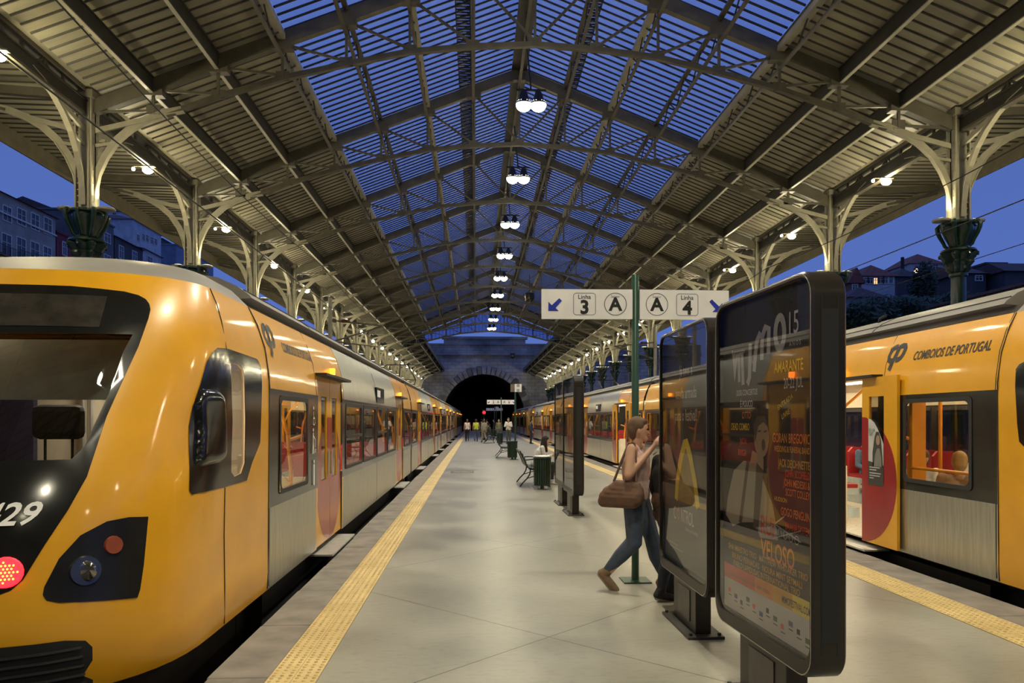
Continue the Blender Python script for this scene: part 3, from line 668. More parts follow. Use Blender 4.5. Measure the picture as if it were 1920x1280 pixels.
def train(name, label, xc, y_off, sg, cars, open_doors=False, grp=None, detail=True, interior=True, dark=False):
    """local: x toward the platform is +sg; y as in the hall (front cab at y=4)"""
    t = thing(name, label, 'train', (xc, y_off, 0), 0, grp)
    FX = lambda x: x*sg
    yend = {4: 66.6, 2: 34.0}[cars]                     # end of the last straight body
    tot = yend+6.8
    if cars == 4: joints = [21.6, 36.7, 51.8]; doors = [9.68, 18.4, 24.8, 33.5, 39.9, 48.6, 55.0, 63.72]
    else: joints = [20.4]; doors = [9.68, 17.2, 23.6, 31.12]
    edges = [6.8]+joints+[yend]
    # colours of the sides along y
    def color(y, z):
        if .85 <= z <= 1.93:
            return 2
        if z < .85: return 1 if not any(abs(y-d) < .88 for d in doors) else 0
        for d in doors:
            if abs(y-d) < .92: return 0
        if y < 8.9 or y > tot-8.9: return 0
        for j in joints:
            if abs(y-j) < 3.2: return 0
        return 1
    wins = []
    for a, b in zip(edges, edges[1:]):
        ds = [d for d in doors if a < d < b]
        segs = [(a, ds[0]-.80)]+[(p+.80, q-.80) for p, q in zip(ds, ds[1:])]+[(ds[-1]+.80, b)]
        for p, q in segs:
            L = q-p
            if L > 4:
                n = 4 if L > 6.5 else 3; st = (L-.35)/n
                for i in range(n): wins.append((p+.18+st*i+.09, p+.18+st*(i+1)-.09, i % 2 == 0))
            elif L > 1.2:
                if a == 6.8 and p == a: wins.append((7.17, 8.32, False))
                elif b == yend and q == b: wins.append((tot-8.32, tot-7.17, False))
                else: wins.append((p+.32, q-.32, False))
    ZB = [.12,.22,.55,.85,.96,1.86,1.93,2.05,2.17,2.30,2.42,2.53,2.60,2.66]
    for ci, (a, b) in enumerate(zip(edges, edges[1:])):
        ya = a+(.10 if ci else 0); yb = b-(.10 if ci < cars-1 else 0)
        cds = [d for d in doors if a < d < b]; cw = [w for w in wins if a <= w[0] < b]
        body = None
        for side in (1, -1):
            ys = {ya, yb}
            for d in cds: ys |= {d-.92, d-.88, d-.80, d+.80, d+.88, d+.92}
            for w in cw: ys |= {w[0], w[1]}
            for q in [8.9, tot-8.9]+[j-3.2 for j in joints]+[j+3.2 for j in joints]:
                if ya < q < yb: ys.add(q)
            ys = sorted(y for y in ys if ya <= y <= yb); m = MB()
            for y0, y1 in zip(ys, ys[1:]):
                if y1-y0 < 1e-4: continue
                yc = (y0+y1)/2
                for z0, z1 in zip(ZB, ZB[1:]):
                    zc = (z0+z1)/2
                    if any(abs(yc-d) < .80 for d in cds) and zc < 2.17: continue
                    if .96 < zc < 1.86 and any(w[0] < yc < w[1] for w in cw): continue
                    m.add([(FX(side*half(z0)),y0,z0),(FX(side*half(z0)),y1,z0),(FX(side*half(z1)),y1,z1),(FX(side*half(z1)),y0,z1)], [(0,1,2,3)], color(yc, zc))
            o = m.build('body_side', [YEL, SIL, DRK], t, True); 
            for w0, w1, dv in cw:
                fo = lambda q, z: (FX(side*(half(z)-.012)), q, z)
                if side == 1 or detail:
                    MB().add([fo(w0,.96),fo(w1,.96),fo(w1,1.86),fo(w0,1.86)], [(0,1,2,3)]).build('window_pane', GLS, o)
                if side == 1:
                    f = MB(); out = rrect(w0-.02,w1+.02,.94,1.88,.05); inn = rrect(w0+.025,w1-.025,.985,1.835,.07)
                    n = len(out); X1 = 1.456; X0 = 1.44
                    f.add([(FX(X1),p,q) for p,q in out]+[(FX(X1),p,q) for p,q in inn]+[(FX(X0),p,q) for p,q in inn],
                          [(i,(i+1)%n,n+(i+1)%n,n+i) for i in range(n)]+[(n+i,n+(i+1)%n,2*n+(i+1)%n,2*n+i) for i in range(n)])
                    if dv: f.box(min(FX(1.44),FX(1.46)),max(FX(1.44),FX(1.46)),w0+.03,w1-.03,1.38,1.42)
                    f.build('window_frame', RUB, o)
            if body is None: body = o
            # hairline panel joints
            s = MB()
            for d in cds:
                for q in (-.9, .9):
                    if ya < d+q < yb: s.path([(FX(side*(half(z)+.001)), d+q, z) for z in (1.93,2.05,2.3,2.5,2.66)], .008, .004, (0,1,0))
            for q0 in [ya+.02, (ya+yb)/2, yb-.02]:
                s.path([(FX(side*(half(z)+.001)), q0, z) for z in (.15,.5,.85)], .008, .004, (0,1,0))
                s.path([(FX(side*(half(z)+.001)), q0, z) for z in (1.93,2.05,2.3,2.5,2.66)], .008, .004, (0,1,0))
            s.build('panel_seam', RUB, o)
        # closed or open door leaves
        for di, d in enumerate(cds):
            for side in (1, -1):
                op = open_doors and side == 1
                for h in (-1, 1):
                    sh = .78*h if op and di == 0 and ci < 3 else 0
                    xo = 1.50 if sh else 1.425
                    c0 = d+h*.40+sh
                    if op and ci == 0 and di == 0 and h == -1: c0 = 8.77
                    hw = .39; z0, z1 = .135, 2.165
                    wx = (c0-.11, c0+.23) if h < 0 else (c0-.23, c0+.11)
                    m = MB(); X0, X1 = sorted((FX(side*(xo-.035)), FX(side*xo)))
                    for q0, q1, r0, r1 in ((c0-hw,wx[0],z0,z1),(wx[1],c0+hw,z0,z1),(wx[0],wx[1],z0,.87),(wx[0],wx[1],1.93,z1)): m.box(X0, X1, q0, q1, r0, r1)
                    dl = m.build('door_leaf', YEL, t)
                    MB().box(X0+.012, X1-.012, wx[0], wx[1], .87, 1.93).build('door_pane', GLS, dl)
                    if side == 1:
                        # half of the big burgundy disc
                        xs = FX(xo+.002); cen = c0-h*hw; hh = h
                        m = MB(); n = 22
                        cir = [(cen+hh*.775*math.sin(math.pi*i/n), .905+.775*math.cos(math.pi*i/n)) for i in range(n+1)]
                        # disc in strips so that the pane stays clear
                        for i in range(n):
                            (qa, ra), (qb, rb) = cir[i], cir[i+1]
                            qe = min(abs(qa-cen), .78); qf = min(abs(qb-cen), .78)
                            cuts = sorted({0.0, abs(wx[0]-cen), abs(wx[1]-cen)})
                            rm = (ra+rb)/2
                            spans = [(0, 9)] if not (.87 < rm < 1.93) else [(0, min(abs(wx[0]-cen), abs(wx[1]-cen))), (max(abs(wx[0]-cen), abs(wx[1]-cen)), 9)]
                            for s0_, s1_ in spans:
                                a0, b0, a1, b1 = min(s0_,qe), min(s1_,qe,.775), min(s0_,qf), min(s1_,qf,.775)
                                if max(b0-a0, b1-a1) > 1e-4: m.add([(xs,cen+hh*a0,ra),(xs,cen+hh*b0,ra),(xs,cen+hh*b1,rb),(xs,cen+hh*a1,rb)], [(0,1,2,3)])
                        m.build('disc_panel', BURG, dl)
                        if detail and not sh: MB().box(*sorted((FX(xo),FX(xo+.02))), c0-h*.30-.015, c0-h*.30+.015, .95, 1.25).build('door_handle', STW, dl)
            # lamp, rain bar, sill
            lm = MB().box(*sorted((FX(1.41),FX(1.47))), d+.09, d+.15, 2.23, 2.31).build('door_lamp', EMO, t)
            MB().box(*sorted((FX(1.38),FX(1.56))), d-.86, d+.86, 2.165, 2.195).build('rain_bar', RUB, t)
            MB().box(*sorted((FX(1.30),FX(1.62))), d-.80, d+.80, .04, .06).build('step_plate', ALU, t)
        # pictograms beside the first big window, destination display
        if len(cds) > 1:
            q = cds[0]+4.9
            MB().box(*sorted((FX(1.40),FX(1.459))), q-.55, q+.55, 1.97, 2.25).build('display_box', BLK, t)
            m = MB(); V = lambda a, b_: (FX(1.461), q+(a if sg > 0 else -a), 2.05+b_)
            m.add([V(-.5,.02),V(-.05,.02),V(-.05,.15),V(-.5,.15)], [(0,1,2,3)]); m.build('display_text', WHT, t)
        # roof shroud
        rp = [(1.26,2.66),(1.12,2.665),(1.10,2.76),(1.235,2.77),(1.21,2.80),(1.10,2.88),(.92,2.96),(.5,3.02),(0,3.04)]
        rp = rp+[(-x, z) for x, z in rp[::-1][1:]]; m = MB(); n = len(rp)
        q0 = ya if ci else 7.0; q1 = yb if ci < cars-1 else tot-7.0
        m.add([(x,q0,z) for x,z in rp]+[(x,q1,z) for x,z in rp], [(i,i+1,n+i+1,n+i) for i in range(n-1)]+[tuple(range(n-1,-1,-1)), tuple(range(n, 2*n))])
        rc = m.build('roof_shroud', GRF, t, True)
        m = MB()
        for s in (-1,1): m.beam((s*1.16,q0,2.845),(s*1.16,q1,2.845),.006,.008)
        y = q0+2.4
        while y < q1-1: m.path([(x*1.001, y, z+.002) for x, z in rp[3:-3]], .012, .006, (0,1,0)); y += 3.6
        m.build('shroud_seam', RUB, rc)
        MB().box(-1.15,1.15,ya+.02,yb-.02,-.62,.13).build('underframe', MBL, t)
        m = MB(); 
        for s in (-1,1): m.box(min(s*1.15,s*1.3),max(s*1.15,s*1.3),ya+.3,yb-.3,-.35,.02)
        m.build('side_skirt', mat('skirt_dark', (.012,.012,.012), .6), t)
        if ci < cars-1:
            m = MB()
            for k in range(5): m.box(-1.2-.03*(k%2),1.2+.03*(k%2),b-.10+.04*k,b-.06+.04*k,.0,2.72)
            m.build('gangway_bellows', MBL, t)
        # interior
        if interior:
            MB().box(-1.40,1.40,ya,yb,.13,.15).build('cabin_floor', INTF, t)
            m = MB(); m.add([(-1.36,ya,2.2),(-.9,ya,2.32),(.9,ya,2.32),(1.36,ya,2.2),(-1.36,yb,2.2),(-.9,yb,2.32),(.9,yb,2.32),(1.36,yb,2.2)], [(0,1,5,4),(1,2,6,5),(2,3,7,6)])
            for s in (-1,1):
                ys = [ya]
                for d in cds: ys += [d-.82, d+.82]
                ys.append(yb)
                for i in range(0, len(ys), 2): m.box(min(s*1.41,s*1.39),max(s*1.41,s*1.39),ys[i],ys[i+1],.15,.93).box(min(s*1.39,s*1.41),max(s*1.39,s*1.41),ys[i],ys[i+1],1.89,2.2)
            m.build('cabin_lining', INTC, t)
            m = MB()
            for s in (-1,1): m.box(s*.55-.07,s*.55+.07,ya+.2,yb-.2,2.295,2.31)
            m.build('ceiling_light', EMI, t)
            m = MB()
            for d in cds:
                for q in (-.86,.86):
                    for s in (-1,1): m.box(min(s*1.0,s*1.38),max(s*1.0,s*1.38),d+q-.02,d+q+.02,.15,.98)
            m.build('door_screen', INTC, t)
            if ci == 0:
                m = MB(); m.tube([(FX(1.37),7.2,1.10),(FX(1.37),8.3,1.10)], .018, 8).tube([(FX(.75),8.75,.15),(FX(.75),8.75,2.3)], .022, 8).tube([(FX(-.75),8.6,.15),(FX(-.75),8.6,2.3)], .022, 8).box(min(FX(1.22),FX(1.38)),max(FX(1.22),FX(1.38)),8.28,8.34,.15,2.2) if open_doors else m
                if open_doors: m.box(min(FX(-.8),FX(-1.38)),max(FX(-.8),FX(-1.38)),8.72,8.78,.15,2.2)
                m.build('grab_rail', ORG, t, True)
            for d in cds:
                for s in (-1,1):
                    for q in (-1.0, 1.0):
                        m = MB(); m.tube([(s*1.18,d+q,.15),(s*1.18,d+q,1.1),(s*1.14,d+q,1.5),(s*1.0,d+q-.12*(q),1.85),(s*.8,d+q-.3*q,2.1),(s*.7,d+q-.34*q,2.3)], .022, 8).tube([(s*1.18,d+q,1.42),(s*1.30,d+q,1.46)], .02, 6)
                        m.build('grab_rail', ORG, t, True)
            y = ya+.9; si = 0
            while y < yb-.9:
                if not any(abs(y-d) < 1.45 for d in cds) and y > 8.4:
                    for s in (-1,1):
                        if dark: continue
                        seat_at(t, s*.93, y, si % 2)
                y += .92; si += 1
    for j in [6.8+.05, yend-.05]:
        MB().box(-1.38,1.38,j-.03,j+.03,.15,2.3).build('cab_partition', INTC, t)
    # noses
    for end in (0, 1):
        NP = (lambda u, v, off=0: nose_pt(u, v, off)) if end == 0 else (lambda u, v, off=0: Vector((nose_pt(u, v, off)[0], tot-nose_pt(u, v, off)[1], nose_pt(u, v, off)[2])))
        wsh = sym(GLASS)
        full = [(-2,.045),(2,.045),(2,1),(-2,1)]
        st = .07 if end == 0 else .12
        hole = [wsh]+([[(a*1, b) for a, b in SWIN], [(-a, b) for a, b in SWIN]] if end == 0 and detail else [])
        fn = lambda u, v: tuple(NP(u*1, v))
        nb = patch(full, hole, fn, st, 'cab_shell', YEL, t)
        patch(sym(MASKR), [wsh], lambda u, v: tuple(NP(u, v, .004)), st, 'front_mask', BLK, t)
        patch([(-2,1),(2,1),(2,1.7),(-2,1.7)], [], fn, .1, 'cab_roof', GRF, t)
        dp = patch(sym(DISP), [], lambda u, v: tuple(NP(u, v, .007)), st, 'destination_display', mat('display_glass', (.028,.024,.020), .25, 0, .3, 8), t)
        ws = patch(wsh, [], lambda u, v: tuple(NP(u, v, -.02)), st, 'windscreen', WSG, t)
        for s in (-1, 1):
            hd = patch([(s*a, b) for a, b in HEAD], [], lambda u, v: tuple(NP(u, v, .006)), .05, 'headlight', HLB, t)
            c = NP(s*.5, .30, .012); n_ = (NP(s*.5,.30,.1)-NP(s*.5,.30)).normalized()
            def disc(mb, c, n_, r, d0, d1, k=20):
                mb.tube([c+n_*d0, c+n_*d1], [r, r*.9], k)
            m = MB(); disc(m, NP(s*.5,.30), n_, .088, .0, .020); m.build('lamp_glass', mat('lamp_reflector', (.10,.10,.09), .15, .8), hd, True)
            m = MB(); m.sphere(tuple(NP(s*.5,.30)+n_*.018), .06, 14, sc=(1,.4,1)); m.build('lamp_bulb', mat('bulb_glass', (.32,.31,.28), .08, .9), hd, True)
            n2 = (NP(s*.577,.347,.1)-NP(s*.577,.347)).normalized(); m = MB(); disc(m, NP(s*.577,.347), n2, .055, .0, .018); m.build('amber_lamp', mat('amber_glass', (.30,.07,.02), .2, .2), hd, True)
            if end == 0 and not dark:
                n3 = (NP(s*.305,.312,.1)-NP(s*.305,.312)).normalized(); C = NP(s*.300,.312); m = MB(); disc(m, C, n3, .085, .0, .016)
                tl = m.build('tail_lamp', EMR, t, True); m = MB(); a_ = n3.cross(Vector((0,0,1))).normalized(); b_ = a_.cross(n3)
                for i in range(-3,4):
                    for j in range(-3,4):
                        if i*i+j*j < 9.5: m.sphere(tuple(C+n3*.017+a_*(i*.0185+(.009 if j%2 else 0))+b_*j*.018), .0058, 6)
                m.build('led', EMY, tl)
            if end == 0 and detail:
                sw = patch([(s*a, b) for a, b in SIDEW], [[(s*a, b) for a, b in SWIN]], lambda u, v: tuple(NP(u, v, .004)), .06, 'side_window_surround', BLK, t)
                patch([(s*a, b) for a, b in SWIN], [], lambda u, v: tuple(NP(u, v, -.01)), .06, 'cab_side_glass', WSG, sw)
                # bulging mirror housing
                xs = [a for a, b in MIRR]; ys_ = [b for a, b in MIRR]; cu, cv = sum(xs)/len(xs), sum(ys_)/len(ys_)
                def mfn(u, v):
                    q = 0; n = len(MIRR); best = 9
                    for i in range(n):
                        a = Vector((s*MIRR[i][0], MIRR[i][1])); b = Vector((s*MIRR[(i+1)%n][0], MIRR[(i+1)%n][1])); p = Vector((u, v)); ab = b-a
                        h_ = max(0, min(1, (p-a).dot(ab)/ab.dot(ab))); best = min(best, (p-a-ab*h_).length)
                    return tuple(NP(u, v, .004+.05*min(1, best/.02)**.4))
                patch([(s*a, b) for a, b in MIRR], [], mfn, .010, 'mirror_housing', BLK, sw)
        # seams
        m = MB()
        for s in (-1, 1):
            m.path([tuple(NP(s*u, v, .002)) for u, v in ((.955,.998),(.975,.95),(.984,.90),(.984,.82))], .008, .006, (0,1,0))
            m.path([tuple(NP(s*u, v, .002)) for u, v in ((1.165,.43),(1.20,.3),(1.24,.154),(1.208,.05))], .008, .006, (0,1,0))
            m.path([tuple(NP(s*1.99, v, .002)) for v in (.05,.2,.5,.75,.86,.95,.998)], .01, .006, (0,1,0))
        m.build('shell_seam', RUB, nb)
        GR = sym([(0,.175),(.46,.165),(.515,.157),(.532,.14),(.518,.05),(0,.05)])
        gr = patch(GR, [], lambda u, v: tuple(NP(u, v, .004)), .07, 'bumper_grille', MBL, t)
        m = MB()
        for v in (.145,.125,.105,.085,.065):
            m.path([tuple(NP(u, v, .012)) for u in [-.5+.1*i for i in range(11)]], .02, .012, (0,1,0))
        m.build('grille_slat', mat('grille_dark', (.02,.02,.02), .35), gr)
        m = MB(); yy = sorted((4.3, 6.8) if end == 0 else (tot-6.8, tot-4.3)); m.box(-1.15,1.15,yy[0],yy[1],-.7,.125); m.build('underframe', MBL, t)
        # cab furniture seen through the windscreen
        if end == 0 and detail and not dark:
            m = MB(); m.box(-.03,.35,5.74,5.84,1.50,1.76); m.build('headrest', mat('seat_black', (.02,.018,.016), .8), t, bevel=.05)
            m = MB(); m.tube([(.06,5.79,1.2),(.06,5.79,1.55)], .012, 6).tube([(.26,5.79,1.2),(.26,5.79,1.55)], .012, 6); m.box(-.10,.42,5.72,5.86,.7,1.33); m.build('driver_seat', mat('seat_black', (.02,.018,.016), .8), t, bevel=.04)
            MB().box(-1.05,1.05,4.62,5.25,1.02,1.34).box(-1.1,1.1,4.4,5.3,.3,1.05).build('control_desk', MBL, t, bevel=.04)
            MB().box(-.98,.98,5.10,5.11,1.78,2.18).build('sun_blind', mat('blind_grey', (.55,.60,.52), .7, 0, .1), t)
            for q in (-.12,-.05,.12): MB().tube([(FX(q),6.70,.5),(FX(q),6.70,2.1)], .022, 8).build('cab_rail', ALU, t, True)
            lamp('blind_fill', 'POINT', (0,5.0,2.45), 4, (1,.9,.75), t, size=.1); MB().box(-1.3,-.55,6.70,6.76,.4,2.2).build('cab_locker', mat('locker_blue', (.03,.03,.08), .5), t)  # point light is an added fill that brightens the blind
            lamp('cab_light', 'AREA', (FX(.45),6.2,2.25), 26, (1,.80,.60), t, (0,0,0), .3)
    return t
seat_proto = {}
def seat_at(t, x, y, kind):
    if 's' not in seat_proto:
        m = MB(); m.box(-.44,.44,-.22,.22,.50,.60).box(-.44,.44,-.24,.24,.15,.30)
        a = m.build('seat_base', mat('seat_base_blue', (.42,.50,.52), .5), None)
        m = MB()
        for s in (-.22,.22):
            m.prism([(s-.2,.60),(s+.2,.60),(s+.2,1.06),(s+.13,1.14),(s-.13,1.14),(s-.2,1.06)], lambda p,q,d: (p, .20+d, q), .06)
            m.box(s-.2,s+.2,-.22,.2,.60,.66)
        b = m.build('seat_back', SEAT, None)
        seat_proto['s'] = (a.data, b.data); bpy.data.objects.remove(a); bpy.data.objects.remove(b)
    A, B = seat_proto['s']
    a = bpy.data.objects.new('passenger_seat', A); COL.objects.link(a); a.parent = t; a.location = (x, y, 0); a.rotation_euler = (0,0,math.pi*kind)
    b = bpy.data.objects.new('seat_back', B); COL.objects.link(b); b.parent = a
TL = train('commuter_train', 'yellow and silver commuter train along the left platform edge, black nose mask showing 29', -3.3, 0, 1, 4)
TRR = train('commuter_train', 'yellow and silver commuter train along the right platform edge with its door open', 6.35, 0, -1, 4, open_doors=True)
TF1 = train('commuter_train', 'far commuter train standing behind the left yellow train near the tunnel', -3.3, 66.4, 1, 2, detail=False, interior=False)
TF2 = train('commuter_train', 'far dark commuter train beyond the right yellow train near the tunnel', 6.35, 66.4, -1, 2, detail=False, interior=False)
# lettering and marks on the trains
def cp_logo(fn, t):
    m = MB()
    C = [(.50,.80),(.30,.80),(.18,.76),(.08,.62),(.04,.48),(.10,.32),(.25,.26),(.40,.26)]
    P = [(.28,-.12),(.36,.05),(.56,.62),(.64,.78),(.78,.82),(.98,.80),(1.06,.70),(1.02,.50),(.94,.36),(.80,.28),(.62,.27)]
    C = [(a*.30,b*.30) for a,b in C]; P = [(a*.30,b*.30) for a,b in P]
    stroke(m, C+[(.40*.30+.03,.26*.30+.02),(.165,.165)], .066, fn); stroke(m, P, .066, fn)
    m.build('operator_logo', LOGO, t)
def side_fn(sg, y0, z0, up=True):
    def f(a, b):
        z = z0+b; y = y0+(a if sg > 0 else -a)
        return (sg*(half(z)+.004), y, z)
    return f
cp_logo(side_fn(1, 6.92, 2.27), TL); m = MB(); f = side_fn(1, 7.48, 2.32); put_text(m, 'COMBOIOS DE PORTUGAL', f, 0, 0, .14, bold=.022, shear=.12, fit=1.30); m.build('lettering', LOGO, TL)
cp_logo(side_fn(-1, 8.78, 2.27), TRR); m = MB(); f = side_fn(-1, 8.24, 2.32); put_text(m, 'COMBOIOS DE PORTUGAL', f, 0, 0, .14, bold=.022, shear=.12, fit=1.28); m.build('lettering', LOGO, TRR)
def num_fn(a, b): # a metres from centre
    v = .405+b/2.66*1.0; x = a
    u = 0.0; lo, hi = -1.0, 1.0
    for _ in range(30):
        mid = (lo+hi)/2
        if nose_pt(mid, v)[0] < x: lo = mid
        else: hi = mid
    return tuple(nose_pt((lo+hi)/2, v, .007))
m = MB(); put_text(m, '3429', num_fn, .885, .0, .165, 'RIGHT', .02, .25); m.build('fleet_number', WHT, TL)
# white pictograms on the dark band
m = MB(); xs = 1.458
V = lambda a, b: (xs, 8.50+a, b)
m.add([V(p, q) for p, q in circle(.10,1.78,.02,10)], [tuple(range(10))]); stroke(m, [(.10,1.74),(.10,1.66),(.16,1.66),(.17,1.60)], .014, V); stroke(m, circle(.12,1.63,.045,14), .010, V, closed=True)
m.add([V(p, q) for p, q in circle(.08,1.53,.02,10)], [tuple(range(10))]); stroke(m, [(.08,1.50),(.08,1.40),(.05,1.26)], .03, V); stroke(m, [(.08,1.40),(.12,1.26)], .02, V); stroke(m, [(.10,1.46),(.18,1.42),(.18,1.33)], .012, V); stroke(m, circle(.19,1.29,.02,8), .010, V, closed=True)
m.add([V(p, q) for p, q in circle(.12,1.17,.022,10)], [tuple(range(10))]); stroke(m, [(.12,1.14),(.12,.98),(.12,.90)], .045, V)
m.build('pictogram', WHT, TL)
# door advert on the open leaf of the right train
m = MB(); A = lambda a, b: (-1.505, 9.0-a, b)
m.add([A(a,b) for a,b in [(0,.85),(.34,.85),(.34,1.05),(.34,1.36),(.30,1.42),(.22,1.53),(.14,1.61),(.06,1.65),(0,1.66)]], [tuple(range(9))], 0)
A2 = lambda a, b: (-1.507, 9.0-a, b)
m.add([A2(*p) for p in [(.10,1.08),(.10,1.25),(.14,1.42),(.18,1.50),(.24,1.50),(.29,1.40),(.32,1.2),(.33,1.08)]], [tuple(range(8))], 1)
A3 = lambda a, b: (-1.509, 9.0-a, b)
m.add([A3(a,b) for a,b in circle(.225,1.40,.045,16,.06)], [tuple(range(16))], 2)
m.add([A3(*p) for p in [(.13,1.08),(.16,1.22),(.21,1.30),(.26,1.30),(.30,1.2),(.31,1.08)]], [tuple(range(6))], 3)
m.add([A2(*p) for p in [(0,.85),(.34,.85),(.34,1.10),(0,1.14)]], [(0,1,2,3)], 1)
for i, (z, w) in enumerate(((1.06,.24),(1.03,.16),(.99,.26),(.96,.24),(.93,.1))): m.add([A3(.03,z),A3(.03+w,z),A3(.03+w,z+.012),A3(.03,z+.012)], [(0,1,2,3)], 0)
put_text(m, 'EU JÁ', A3, .02, 1.50, .06, m=4); put_text(m, 'SEI!', A3, .02, 1.45, .06, m=4)
m.build('door_advert', [mat('advert_pale', (.42,.42,.40), .5), mat('advert_dark', (.035,.033,.030), .5), mat('advert_skin', (.30,.19,.13), .6), mat('advert_coat', (.15,.15,.13), .6), mat('advert_green', (.06,.12,.08), .5)], TRR)
# pantographs
for t, s in ((TL,1),(TRR,-1)):
    m = MB()
    for q in (-.45,.45): m.tube([(q,34.6,3.1),(q*.9,36.2,3.55),(q*.4,34.7,4.15)], .025, 6)
    m.tube([(-.8,34.7,4.17),(.8,34.7,4.17)], .02, 6).tube([(-.45,34.6,3.1),(.45,34.6,3.1)], .03, 6).tube([(-.4,36.2,3.55),(.4,36.2,3.55)], .02, 6).tube([(-.8,34.7,4.17),(-.95,34.7,4.05)], .02, 6).tube([(.8,34.7,4.17),(.95,34.7,4.05)], .02, 6)
    m.box(-.5,.5,34.2,36.4,3.03,3.08); m.build('pantograph', BRN, t)
    # air-conditioning humps and small roof horn
    if s < 0: MB().tube([(-.93,9.8,2.93),(-.97,9.7,2.99),(-.93,9.62,3.02)], .02, 6).build('roof_horn', MBL, t)
# ------------------------------------------------------------------ advertising panels on the platform
def panel(name, label, x, y0, y1, tilt, front=None, back=None, z0=.36, z1=2.39, grp=None):
    """y0 near end, y1 far end; glass looks toward -x.  local: origin at near bottom corner, +y away"""
    t = thing(name, label, 'advertising panel', (x, y0, 0), R(tilt), grp)
    L = y1-y0; T = .18
    out = rrect(0, L, z0, z1, .13, 6); inn = rrect(.026, L-.026, z0+.085, z1-.026, .10, 6); n = len(out)
    m = MB(); P = lambda X, pr: [(X, a, b) for a, b in pr]
    o2 = rrect(.012, L-.012, z0+.012, z1-.012, .12, 6)
    m.add(P(0,o2)+P(.012,out)+P(T-.012,out)+P(T,o2), [(k*n+i, k*n+(i+1)%n, (k+1)*n+(i+1)%n, (k+1)*n+i) for k in range(3) for i in range(n)])
    for X in (0, T):
        m.add(P(X,o2)+P(X,inn), [(i,(i+1)%n,n+(i+1)%n,n+i) for i in range(n)])
        m.add(P(X,inn)+P(X+(.02 if X == 0 else -.02),inn), [(i,(i+1)%n,n+(i+1)%n,n+i) for i in range(n)])
    m.build('frame', BRN, t, True)
    e = MB(); e.box(.045,.052,-.002,.002,z0+.14,z1-.14).box(T-.052,T-.045,-.002,.002,z0+.14,z1-.14).box(.05,T-.05,-.003,.0,z0+.2,z1-.2); e.build('end_strip', RUB, t)
    w = MB(); o3 = rrect(.010, L-.010, z0+.01, z1-.010, .122, 6); o4 = rrect(.016, L-.016, z0+.016, z1-.016, .116, 6); k = len(o3); w.add(P(-.002,o3)+P(-.002,o4), [(i,(i+1)%k,k+(i+1)%k,k+i) for i in range(k)]); w.build('chrome_trim', mat('chrome_trim', (.5,.48,.42), .25, .9), t)
    bb = MB(); bb.prism(inn, lambda a,b,d: (.045+d, a, b), T-.09); bb.build('poster_board', mat('poster_black', (.010,.010,.011), .6), t)
    g = MB(); g.add(P(.012,inn), [tuple(range(len(inn)))]); g.build('front_glass', PGL, t)
    g = MB(); g.add(P(T-.012,inn), [tuple(range(len(inn)))]); g.build('back_glass', PGL, t)
    c = L/2
    MB().box(.03,T-.03,c-.30,c+.30,.02,z0+.02).build('leg', BRN, t, bevel=.006)
    MB().box(.024,T-.024,c-.16,c+.16,.08,z0-.04).build('leg_cover', mat('leg_cover', (.09,.08,.07), .35, .5), t)
    MB().box(-.05,T+.05,c-.38,c+.38,0,.022).build('base_plate', mat('base_iron', (.06,.055,.05), .5, .4), t, bevel=.004)
    q = MB()
    for a in (-.34,.34):
        for b in (-.02,T+.02): q.lathe([(.014,.022),(.014,.04)], 6, c=(b,c+a))
    q.build('anchor_bolt', RUB, t)
    def fn(d=0): return lambda a, b: (.043-d*.0006, L-.055-a, b)       # a from the far side toward the near side
    return t, fn, L-.11
POS = {k: mat('print_'+k, c, .6, 0, .03) for k, c in dict(white=(.72,.70,.64), grey=(.50,.48,.43), orange=(.70,.24,.04), red=(.60,.07,.03), yellow=(.80,.60,.04), amber=(.62,.34,.03), cream=(.34,.30,.21), skin=(.36,.23,.13), dark=(.012,.011,.011), brown=(.09,.06,.035), green=(.03,.12,.04), blue=(.03,.05,.16), pale=(.52,.50,.43), ctrl=(.10,.095,.08)).items()}
P1, F1, W1 = panel('advertising_panel', 'nearest bronze-framed advertising panel with the music festival poster', 1.632, 3.55, 4.80, 3.4, grp=None)
f = F1(1); 
def poster_text(t, fn, items):
    by = {}
    for it in items: by.setdefault(it['c'], []).append(it)
    for c, l in by.items():
        m = MB()
        for it in l:
            a = dict(it); a.pop('c'); s = a.pop('s'); x = a.pop('x'); z = a.pop('z'); h = a.pop('h')
            put_text(m, s, fn, x, z, h, **a)
        m.build('poster_lettering', POS[c], t)
m = MB(); q = lambda *p: [f(a*W1, b) for a, b in p]
m.add(q((0,.46),(1,.46),(1,.655),(0,.655)), [(0,1,2,3)]); m.build('sponsor_strip', POS['pale'], P1)
f2 = F1(2); m = MB(); 
for i, c in enumerate(('red','red','orange','amber','yellow')):
    m = MB(); m.add([f2(W1*i*.2,.645),f2(W1*(i+1)*.2,.645),f2(W1*(i+1)*.2,.735),f2(W1*i*.2,.735)], [(0,1,2,3)]); m.build('colour_bar', POS[c], P1)
